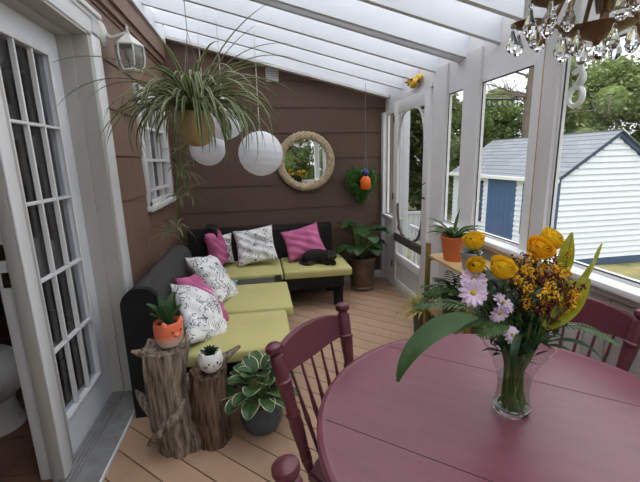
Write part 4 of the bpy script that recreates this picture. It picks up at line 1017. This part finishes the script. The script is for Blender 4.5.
# ------------------------------------------------------------------ plant stand by the right wall
st = thing('plant_stand', 'two-tier wooden plant stand with olive posts by the right wall', 'stand', (1.175, 1.92, 0))
rbox(.0, .30, -.02, .55, .838, .86, .003).build('shelf', 'pinewood', st)
rbox(.0, .30, -.02, .55, .44, .46, .003).build('shelf', 'pinewood', st)
for x, y in ((-.018, .535), (.30, .535), (-.018, -.02), (.30, -.02)): rbox(x, x + .03, y, y + .03, 0, .945 if y > .5 else .85, .003).build('post', 'oldwood', st)
for z in (.82, .42): rbox(.005, .295, .525, .535, z, z + .02, .002).build('cross_rail', 'oldwood', st)
br = thing('potted_bromeliad', 'strappy bromeliad in a bright orange pot on the plant stand', 'plant', (1.265, 2.29, .86))
pot(br, [(0, 0), (.058, 0), (.062, .01), (.08, .14), (.085, .142), (.087, .165), (.08, .165), (.076, .14)], 'terra', .15, .076)
m = MB(); bsh = lambda t: (.6 + .4 * math.sin(PI * t)) * (1 - t ** 4)
for i in range(15):
    az = i * 2.399; m.leaf((.015 * math.cos(az), .015 * math.sin(az), .15), az, rg.uniform(.55, 1.25), rg.uniform(.15, .25), .034, rg.uniform(.8, 1.7), bsh, n=8, fold=.3)
m.leaf((0, 0, .15), .3, 1.4, .2, .03, .1, bsh, n=8, fold=.3); m.build('foliage', 'bromeliad', br)
bu = thing('metal_bucket', 'small galvanised bucket pot on the plant stand beside the orange pot', 'bucket', (1.255, 2.06, .86))
pot(bu, [(0, 0), (.045, 0), (.06, .10), (.066, .105), (.066, .112), (.058, .112), (.055, .10)], 'galv', .10, .055)
m = MB()
for i in range(10): m.leaf((0, 0, .1), i * 2.399, rg.uniform(.6, 1.3), .09, .025, .8, n=5)
m.build('foliage', 'leaf', bu)
fe = thing('potted_fern', 'leafy fern in a dark pot on the lower shelf of the stand', 'plant', (1.26, 2.25, .46))
pot(fe, [(0, 0), (.06, 0), (.075, .12), (.08, .13), (.07, .13)], 'greypot', .12, .07)
m = MB()
for i in range(22):
    az = i * 2.399; e = rg.uniform(.7, 1.35); p = V(0, 0, .12); L_ = rg.uniform(.22, .34); dr_ = rg.uniform(1.3, 2.2)
    for k in range(12):
        d = V(math.cos(az) * math.cos(e), math.sin(az) * math.cos(e), math.sin(e)); q = p + d * L_ / 12
        m.tube([p, q], .0015, 4)
        if k > 2:
            for s in (-1, 1): m.leaf(p, az + s * 1.0, e * .4, .07 * math.sin(PI * (k + 1) / 14), .022, .5, n=3, m=2)
        p = q; e -= dr_ / 12
m.build('foliage', 'fern', fe)
hb = thing('potted_shrub', 'cream-edged bushy plant in dark red pot under the bouquet, lower shelf', 'plant', (1.25, 1.985, .46))
pot(hb, [(0, 0), (.05, 0), (.062, .09), (.066, .1), (.058, .1)], 'redpot', .09, .056)
m = MB()
for i in range(60):
    az = i * 2.399; el = rg.uniform(.1, 1.4); r_ = rg.uniform(.03, .12)
    m.leaf((r_ * math.cos(az) * math.cos(el), r_ * math.sin(az) * math.cos(el), .10 + r_ * math.sin(el) * 1.0), az, el * .5, rg.uniform(.045, .075), .03, .9, n=4)
m.build('foliage', 'varieg', hb)
yp = thing('potted_plant', 'yellow-green feathery plant in a tall grey pot standing behind the stand post', 'plant', (1.245, 2.66, 0))
pot(yp, [(0, 0), (.06, 0), (.065, .02), (.085, .33), (.09, .335), (.09, .35), (.078, .35)], 'greypot', .33, .077)
m = MB()
for i in range(60):
    az = i * 2.399; m.leaf((.03 * math.cos(az), .03 * math.sin(az), .33), az, rg.uniform(.4, 1.4), rg.uniform(.12, .25), .022, rg.uniform(.8, 2), n=5, m=2)
m.build('foliage', 'yellowleaf', yp)
rp = thing('flower_pot', 'empty dark red pot on the deck beneath the plant stand', 'pot', (1.33, 2.25, 0))
pot(rp, [(0, 0), (.08, 0), (.11, .19), (.118, .2), (.118, .225), (.105, .225)], 'redpot', .2, .104)

# ------------------------------------------------------------------ chandelier
chd = thing('chandelier', 'antique bronze chandelier with cut crystal drops hanging over the table', 'chandelier', (.86, .895, 1.885))
m = MB(); m.lathe([(0, -.043), (.006, -.041), (.008, -.035), (.012, -.031), (.04, -.020), (.072, -.006), (.074, -.002), (.070, -.003), (.035, -.018), (0, -.022)], 40); m.build('bowl', 'bronze', chd).location = (-.012, 0, -.038)
m = MB(); m.lathe([(0, -.02), (.010, -.02), (.008, .02), (.016, .04), (.02, .07), (.012, .09), (.008, .12), (.012, .15), (.006, .17), (.0035, .18), (.0035, .52), (0, .52)], 16); m.build('stem', 'bronze', chd)
def crystal_mesh(s=1.0):
    m = MB(); m.lathe([(0, 0), (.0035 * s, -.003 * s), (.005 * s, -.012 * s), (.0115 * s, -.028 * s), (.0135 * s, -.036 * s), (.010 * s, -.046 * s), (.0045 * s, -.052 * s), (0, -.053 * s)], 8)
    m.ball((0, 0, .006 * s), .0062 * s, 1); return m
cme = crystal_mesh(1.15).build('crystal_drop', 'crystal', chd, smooth=False); cme.location = (0, 0, -.053); cme['label'] = 'clear cut crystal drop'
def crystal(x, y, z, a):
    c = cme.copy(); COL.objects.link(c); c.parent = chd; c.location = (x, y, z); c.rotation_euler = (0, 0, a)
for i in range(6):
    a = i * PI / 3 + .2; crystal(-.012 + .07 * math.cos(a), .07 * math.sin(a), -.05, a)
A0 = math.atan2(1.03 - .895, .752 - .86)
for i in range(6):
    a = A0 + i * PI / 3; c, s = math.cos(a), math.sin(a)
    arm = MB().tube([(c * r_, s * r_, z) for r_, z in ((.012, -.005), (.022, .05), (.04, .085), (.062, .09), (.082, .065), (.102, .02), (.118, -.025), (.136, -.05), (.156, -.046), (.168, -.028), (.172, -.004))], .0058, 8).build('arm', 'bronze', chd)
    m = MB(); m.lathe([(0, -.008), (.010, -.008), (.024, -.002), (.040, .006), (.042, .009), (.038, .008), (.012, .003), (0, .003)], 28, (c * .172, s * .172, 0)); m.build('drip_pan', 'bronze', arm)
    m = MB(); m.lathe([(0, .003), (.0115, .003), (.0115, .10), (0, .10)], 14, (c * .172, s * .172, 0)); m.build('candle_sleeve', 'candle', arm)
    for k in range(4):
        b = k * 2 * PI / 4 + a + PI / 4; crystal(c * .172 + .039 * math.cos(b), s * .172 + .039 * math.sin(b), -.006, b)
# ------------------------------------------------------------------ outside
gz = -.42
gd = thing('ground', 'lawn and bare ground around the shed', 'ground'); struct(gd)
def gfn(u, v):
    x, y = -10 + 40 * u, -12 + 46 * v
    return V(x, y, gz + (.05 * noise.noise(V(x * .3, y * .3, 0))) - (.15 if -1.2 < x < 2 and -2.2 < y < 5 else 0))
grid_bm(gfn, 60, 60).build('lawn', 'grass', gd)
sh_ = thing('shed', 'white clapboard garden shed with navy trim and blue door', 'shed', (4.88, 5.62, gz + .02))
SW, SD, EH, RH = 2.1, 3.35, 1.52, 2.235
def clap(m, p0, p1, z0, z1, n, nrm, top=None):
    h = (z1 - z0) / n
    for i in range(n):
        a, b = z0 + i * h, z0 + (i + 1) * h
        if top:
            (xa0, xa1), (xb0, xb1) = top(a), top(b)
            if xb1 - xb0 < .02: continue
            q0, q1 = (xb0, xb1)
        yield i, a, b
m = MB(); n = 24
def lap(m, A, Bp, z0, z1, out):
    A, Bp, out = Vector(A), Vector(Bp), Vector(out)
    m.prism([A + out * .026 + V(0, 0, z0), A + V(0, 0, z0), A + V(0, 0, z1), A + out * .003 + V(0, 0, z1)], Bp - A)
h_ = .098; z = .10
while z < RH - .06:
    z1 = z + h_
    t0 = 0 if z1 <= EH else (z1 - EH) / (RH - EH) * SW / 2
    lap(m, (t0, 0, 0), (SW - t0, 0, 0), z, z1, (0, -1, 0)); z = z1
m.build('gable_siding', 'vinyl', sh_, smooth=False)
m = MB(); z = .10
while z < EH - .01:
    lap(m, (0, SD, 0), (0, 0, 0), z, min(z + h_, EH), (-1, 0, 0)); z += h_
m.build('side_siding', 'vinyl', sh_, smooth=False)
m = MB(); m.prism([(.02, .02, 0), (SW - .02, .02, 0), (SW - .02, .02, EH), (SW / 2, .02, RH - .02), (.02, .02, EH)], (0, SD - .04, 0)); m.build('body', 'vinyl', sh_, smooth=False)
m = MB(); m.box(-.025, .06, -.03, .06, 0, EH); m.build('corner_board', 'navy', sh_, smooth=False)
m = MB(); m.box(SW - .06, SW + .025, -.03, .06, 0, EH); m.build('corner_board', 'navy', sh_, smooth=False)
m = MB(); m.box(0, SW, -.03, .02, -.02, .11); m.build('skirt_board', 'navy', sh_, smooth=False)
sl_ = (RH - EH) / (SW / 2)
for s in (0, 1):
    X = lambda x: x if s == 0 else SW - x
    m = MB(); m.prism([(X(-.06), -.05, EH - .055 - .06 * sl_), (X(-.06), -.05, EH + .02 - .06 * sl_), (X(SW / 2), -.05, RH + .02), (X(SW / 2), -.05, RH - .055)], (0, .04, 0)); m.build('rake_board', 'navy', sh_, smooth=False)
    m = MB(); N_ = 11
    for i in range(N_):
        x0 = -.12 + (SW / 2 + .12) * i / N_; x1 = -.12 + (SW / 2 + .12) * (i + 1) / N_ + .02
        j = 0; yy = -.09 - (.12 if i % 2 else 0)
        while yy < SD + .09:
            a, b = max(yy, -.09), min(yy + .3, SD + .09)
            zf = lambda x: EH + .03 + x * sl_
            if b > a: m.prism([(X(x0), a, zf(x0) + .018), (X(x1), a, zf(x1) + .008), (X(x1), a, zf(x1)), (X(x0), a, zf(x0))], (0, b - a - .004, 0))
            yy += .3
    m.build('roof_slope', 'shingle', sh_, smooth=False)
m = MB(); m.box(-.15, -.02, -.08, SD + .08, EH - .07, EH - .01); m.build('eave_fascia', 'white', sh_, smooth=False)
dd = MB().box(-.03, 0, 0.97, 1.86, .08, 1.44).build('shed_door', 'blue', sh_, smooth=False)
m = MB()
for i in range(1, 6): m.box(-.032, -.029, .97 + i * .15 - .004, .97 + i * .15 + .004, .08, 1.44)
m.build('plank_groove', 'navy', dd, smooth=False)
m = MB(); m.box(-.035, 0, 2.05, 2.12, .5, 1.36).box(-.035, 0, 2.72, 2.78, .5, 1.36).box(-.035, 0, 2.05, 2.78, 1.32, 1.38).box(-.035, 0, 2.05, 2.78, .48, .54); w_ = m.build('shed_window', 'navy', sh_, smooth=False)
MB().box(-.026, -.02, 2.12, 2.72, .54, 1.32).build('pane', 'mirror', w_, smooth=False)
m = MB(); m.box(-.03, -.018, 2.41, 2.43, .54, 1.32).box(-.03, -.018, 2.12, 2.72, .92, .94); m.build('muntins', 'white', w_, smooth=False)
MB().box(-.035, -.0, .70, .76, .45, 1.40).build('door_trim', 'navy', sh_, smooth=False)

def tree(x, y, ztop, r, mat, n, seed, label, name='hedge_tree', trunk=True, cat='tree', group='trees behind the shed', squash=None, ls=(.08, .19)):
    rg = random.Random(seed); t = thing(name, label, cat, (x, y, gz), 0, group)
    H = ztop - gz
    lobes = []
    for i in range(22):
        a = rg.uniform(0, 2 * PI); z = rg.uniform(.12, .96) * H; k = math.sqrt(max(.05, 1 - ((z / H - .45) / .6) ** 2)) * r
        rr = rg.uniform(0, .75) * k
        lobes.append((V(rr * math.cos(a), rr * math.sin(a), z), rg.uniform(.28, .5) * r))
    verts, faces, uvs = [], [], []
    per = n // len(lobes)
    for c, R_ in lobes:
        for i in range(per):
            d = Vector((rg.gauss(0, 1), rg.gauss(0, 1), rg.gauss(0, 1))).normalized()
            p = c + d * R_ * rg.uniform(.62, 1.12)
            if p.z > H or p.z < 0: continue
            s = rg.uniform(*ls); q = Vector((rg.gauss(0, 1), rg.gauss(0, 1), rg.gauss(0, .7))).normalized(); w = q.cross(d + V(.3, .1, .2)).normalized() * s * .28; q *= s * .5
            b = len(verts); verts += [p - q, p + w, p + q, p - w]; faces.append((b, b + 1, b + 2, b + 3)); uvs += [(.5, 0), (1, .5), (.5, 1), (0, .5)]
    me = bpy.data.meshes.new('foliage'); me.from_pydata([tuple(v) for v in verts], [], faces)
    ul = me.uv_layers.new(name='UVMap')
    for i, u in enumerate(uvs): ul.data[i].uv = u
    me.materials.append(M[mat]); o = bpy.data.objects.new('foliage', me); COL.objects.link(o); o.parent = t
    m = MB()
    for c, R_ in lobes: m.ball(c, R_ * .66, 2)
    for v in m.bm.verts: v.co *= 1 + .0; 
    m.build('inner_mass', 'treecore', t)
    m = MB(); m.tube([(0, 0, 0), (.05, 0, H * .3), (0, .05, H * .6)], [.14, .11, .06], 8); m.build('trunk', 'bark', t)
    return t
KD = [('dark cedar hedge tree seen through the screen door and narrow window', 'hedge'), ('leafy green tree standing behind the shed roof', 'tree'), ('pale green leafy tree at the right, overtopping the shed gable', 'treelt'), ('dark green tree seen only in the round mirror', 'hedge')]
for i, (x, y, zt, r, k) in enumerate(((2.7, 10.5, 4.5, 1.0, 0), (3.9, 10.8, 4.6, 1.0, 0), (5.0, 11.2, 4.3, 1.0, 0), (6.1, 12.2, 3.6, 1.1, 0), (7.3, 12.8, 3.3, 1.2, 1), (8.6, 13.0, 3.2, 1.3, 1), (10.0, 12.4, 3.6, 1.4, 1), (11.6, 12.0, 4.6, 1.6, 2), (13.2, 11.0, 5.2, 1.8, 2), (14.4, 9.4, 5.4, 1.8, 2), (15.2, 7.4, 5.2, 1.8, 2), (1.2, -7.0, 4.2, 1.5, 3), (3.6, -6.5, 4.2, 1.5, 3), (3.3, 13.2, 4.0, 1.3, 0), (4.6, 13.4, 4.0, 1.3, 0), (12.0, 13.8, 5.0, 1.6, 1), (9.3, 14.5, 3.7, 1.6, 1), (15.6, 5.2, 5.0, 1.9, 2), (15.8, 3.0, 5.0, 1.9, 2), (15.5, .5, 5, 2, 2))):
    tree(x, y, zt, r * 1.15, KD[k][1], 10000, i + 50, KD[k][0], group=('cedar hedge trees' if k == 0 else 'green trees behind the shed' if k == 1 else 'trees seen in the mirror' if k == 3 else 'pale trees right of the shed'))
# bare tree with spreading branches
bt = thing('bare_tree', 'bare tree trunk with spreading leafless branches beside the shed', 'tree', (8.0, 10.6, gz))
m = MB(); m.tube([(0, 0, 0), (.03, 0, 1.5), (-.02, 0, 3.0), (.05, 0, 4.5), (0, 0, 7)], [.15, .13, .12, .10, .05], 10); m.build('trunk', 'bark', bt)
rg = random.Random(77); m = MB()
for i in range(30):
    z = rg.uniform(2.6, 6); a = rg.uniform(0, 2 * PI); p = V(0, 0, z); pts = [p]; d = V(math.cos(a), math.sin(a) * .6, rg.uniform(.1, .9)); L_ = rg.uniform(.8, 2.4)
    for k in range(5): p = p + d.normalized() * L_ / 5; d += V(rg.gauss(0, .25), rg.gauss(0, .25), rg.gauss(0, .2)); pts.append(p)
    m.tube(pts, [.035, .03, .022, .016, .011, .005], 5)
    for q in pts[2:]:
        for s in range(3):
            e = q + V(rg.gauss(0, .4), rg.gauss(0, .3), rg.gauss(.25, .3)); m.tube([q, (q + e) / 2 + V(rg.gauss(0, .05), 0, rg.gauss(0, .05)), e], [.009, .006, .003], 4)
m.build('branches', 'bark', bt)
# fence and porch post outside the screen door
fn = thing('yard_fence', 'white board fence on the lawn beyond the screen door', 'fence', (3.4, 8.6, gz))
m = MB()
for i in range(9): m.box(-.5 + i * .13, -.5 + i * .13 + .12, 0, .02, 0, .62)
m.build('boards', 'vinyl', fn, smooth=False); MB().box(-.55, .7, -.02, .03, .6, .66).build('top_rail', 'vinyl', fn, smooth=False)
pr = thing('porch_post', 'white porch post outside the screen door', 'post', (2.10, 5.28, gz))
rbox(-.05, .05, -.05, .05, 0, 2.9, .01).build('shaft', 'vinyl', pr)
rl = thing('porch_railing', 'white picket railing just outside the screen door', 'railing', (2.0, 3.55, gz))
for i in range(10): rbox(-.015, .015, i * .13 - .02, i * .13 + .02, .0, 1.02, .004).build('picket', 'vinyl', rl)
for z in (.15, 1.02): rbox(-.02, .02, -.06, 1.24, z, z + .05, .005).build('rail', 'vinyl', rl)
# fretwork bracket outside the wide window
fb = thing('fretwork_bracket', 'white scrolled gingerbread bracket by the big post, against the wide window', 'bracket', (1.64, 1.85, 1.965))
fb.scale = (.95, .9, .9)
m = MB()
m.tube([(0, -.012 - .045 * math.sin(a) * (1 if a < PI else 1) * 1.0, .02 - .055 * (1 - math.cos(a)) ) for a in [i * PI / 12 for i in range(13)]], .013, 6)
m.tube([(0, -.03 + .045 * math.cos(a), -.06 - .045 * math.sin(a) * 1) for a in [i * PI / 12 for i in range(5, 22)]], .014, 6)
m.tube([(0, -.03 + .05 * math.cos(a), -.155 - .05 * math.sin(a)) for a in [i * PI / 12 for i in range(25)]], .015, 6)
m.tube([(0, -.02, .03), (0, -.1, .035), (0, -.16, .03), (0, -.2, .01)], [.014, .018, .014, .006], 6)
m.build('scroll', 'white', fb)
sh2 = thing('feeder_bracket', 'black scroll bracket rail hanging outside the middle window', 'bracket', (4.1, 6.3, 2.46))
m = MB(); m.tube([(-.35, 0, 0), (.45, 0, 0)], .022, 6)
for i in range(7): m.tube([(-.35 + i * .1 + .05 * (1 - math.cos(a)), 0, -.02 - .10 * math.sin(a)) for a in [k * PI / 6 for k in range(7)]], .012, 5)
m.tube([(.30, 0, .02), (.40, 0, .06), (.45, 0, 0)], .014, 5); m.build('scrollwork', 'inkblack', sh2)
MB().tube([(-.34, 0, 0), (-.34, 0, -2.88)], .02, 6).build('pole', 'inkblack', sh2)

# ------------------------------------------------------------------ sky, sun, camera
w = bpy.data.worlds.new('overcast_sky'); SC.world = w; w.use_nodes = True; N = w.node_tree.nodes; L = w.node_tree.links
bg = N['Background']; tc = N.new('ShaderNodeTexCoord'); sp_ = N.new('ShaderNodeSeparateXYZ'); L.new(tc.outputs['Generated'], sp_.inputs[0])
rp_ = N.new('ShaderNodeValToRGB'); rp_.color_ramp.elements[0].color = (.33, .345, .36, 1); rp_.color_ramp.elements[1].position = .85; rp_.color_ramp.elements[1].color = (.95, .975, 1.0, 1)
L.new(sp_.outputs['Z'], rp_.inputs['Fac']); L.new(rp_.outputs['Color'], bg.inputs['Color']); bg.inputs['Strength'].default_value = 2.1
sd = bpy.data.lights.new('sun', 'SUN'); sd.energy = .9; sd.angle = .9; sd.color = (1, .97, .92); so_ = bpy.data.objects.new('sun', sd); COL.objects.link(so_)
so_.rotation_euler = V(-.22, .12, -1.0).to_track_quat('-Z', 'Y').to_euler()
cd = bpy.data.cameras.new('camera'); cam = bpy.data.objects.new('camera', cd); COL.objects.link(cam); SC.camera = cam
cd.sensor_width = 36; cd.lens = 380 * 36 / 640; cd.clip_start = .02; cd.clip_end = 200
CM = ((0.986, -0.059, 0.153), (-0.163, -0.206, 0.965), (-0.026, -0.977, -0.213))
r_ = Vector([CM[i][0] for i in range(3)]).normalized(); f_ = Vector([CM[i][2] for i in range(3)]).normalized(); u_ = r_.cross(f_).normalized(); f_ = u_.cross(r_)
Rm = Matrix((r_, u_, -f_)).transposed()
cam.matrix_world = Matrix.Translation((0, 0, 1.55)) @ Rm.to_4x4()
SC.view_settings.view_transform = 'Standard'; SC.view_settings.look = 'None'; SC.view_settings.gamma = 1; SC.view_settings.exposure = .68
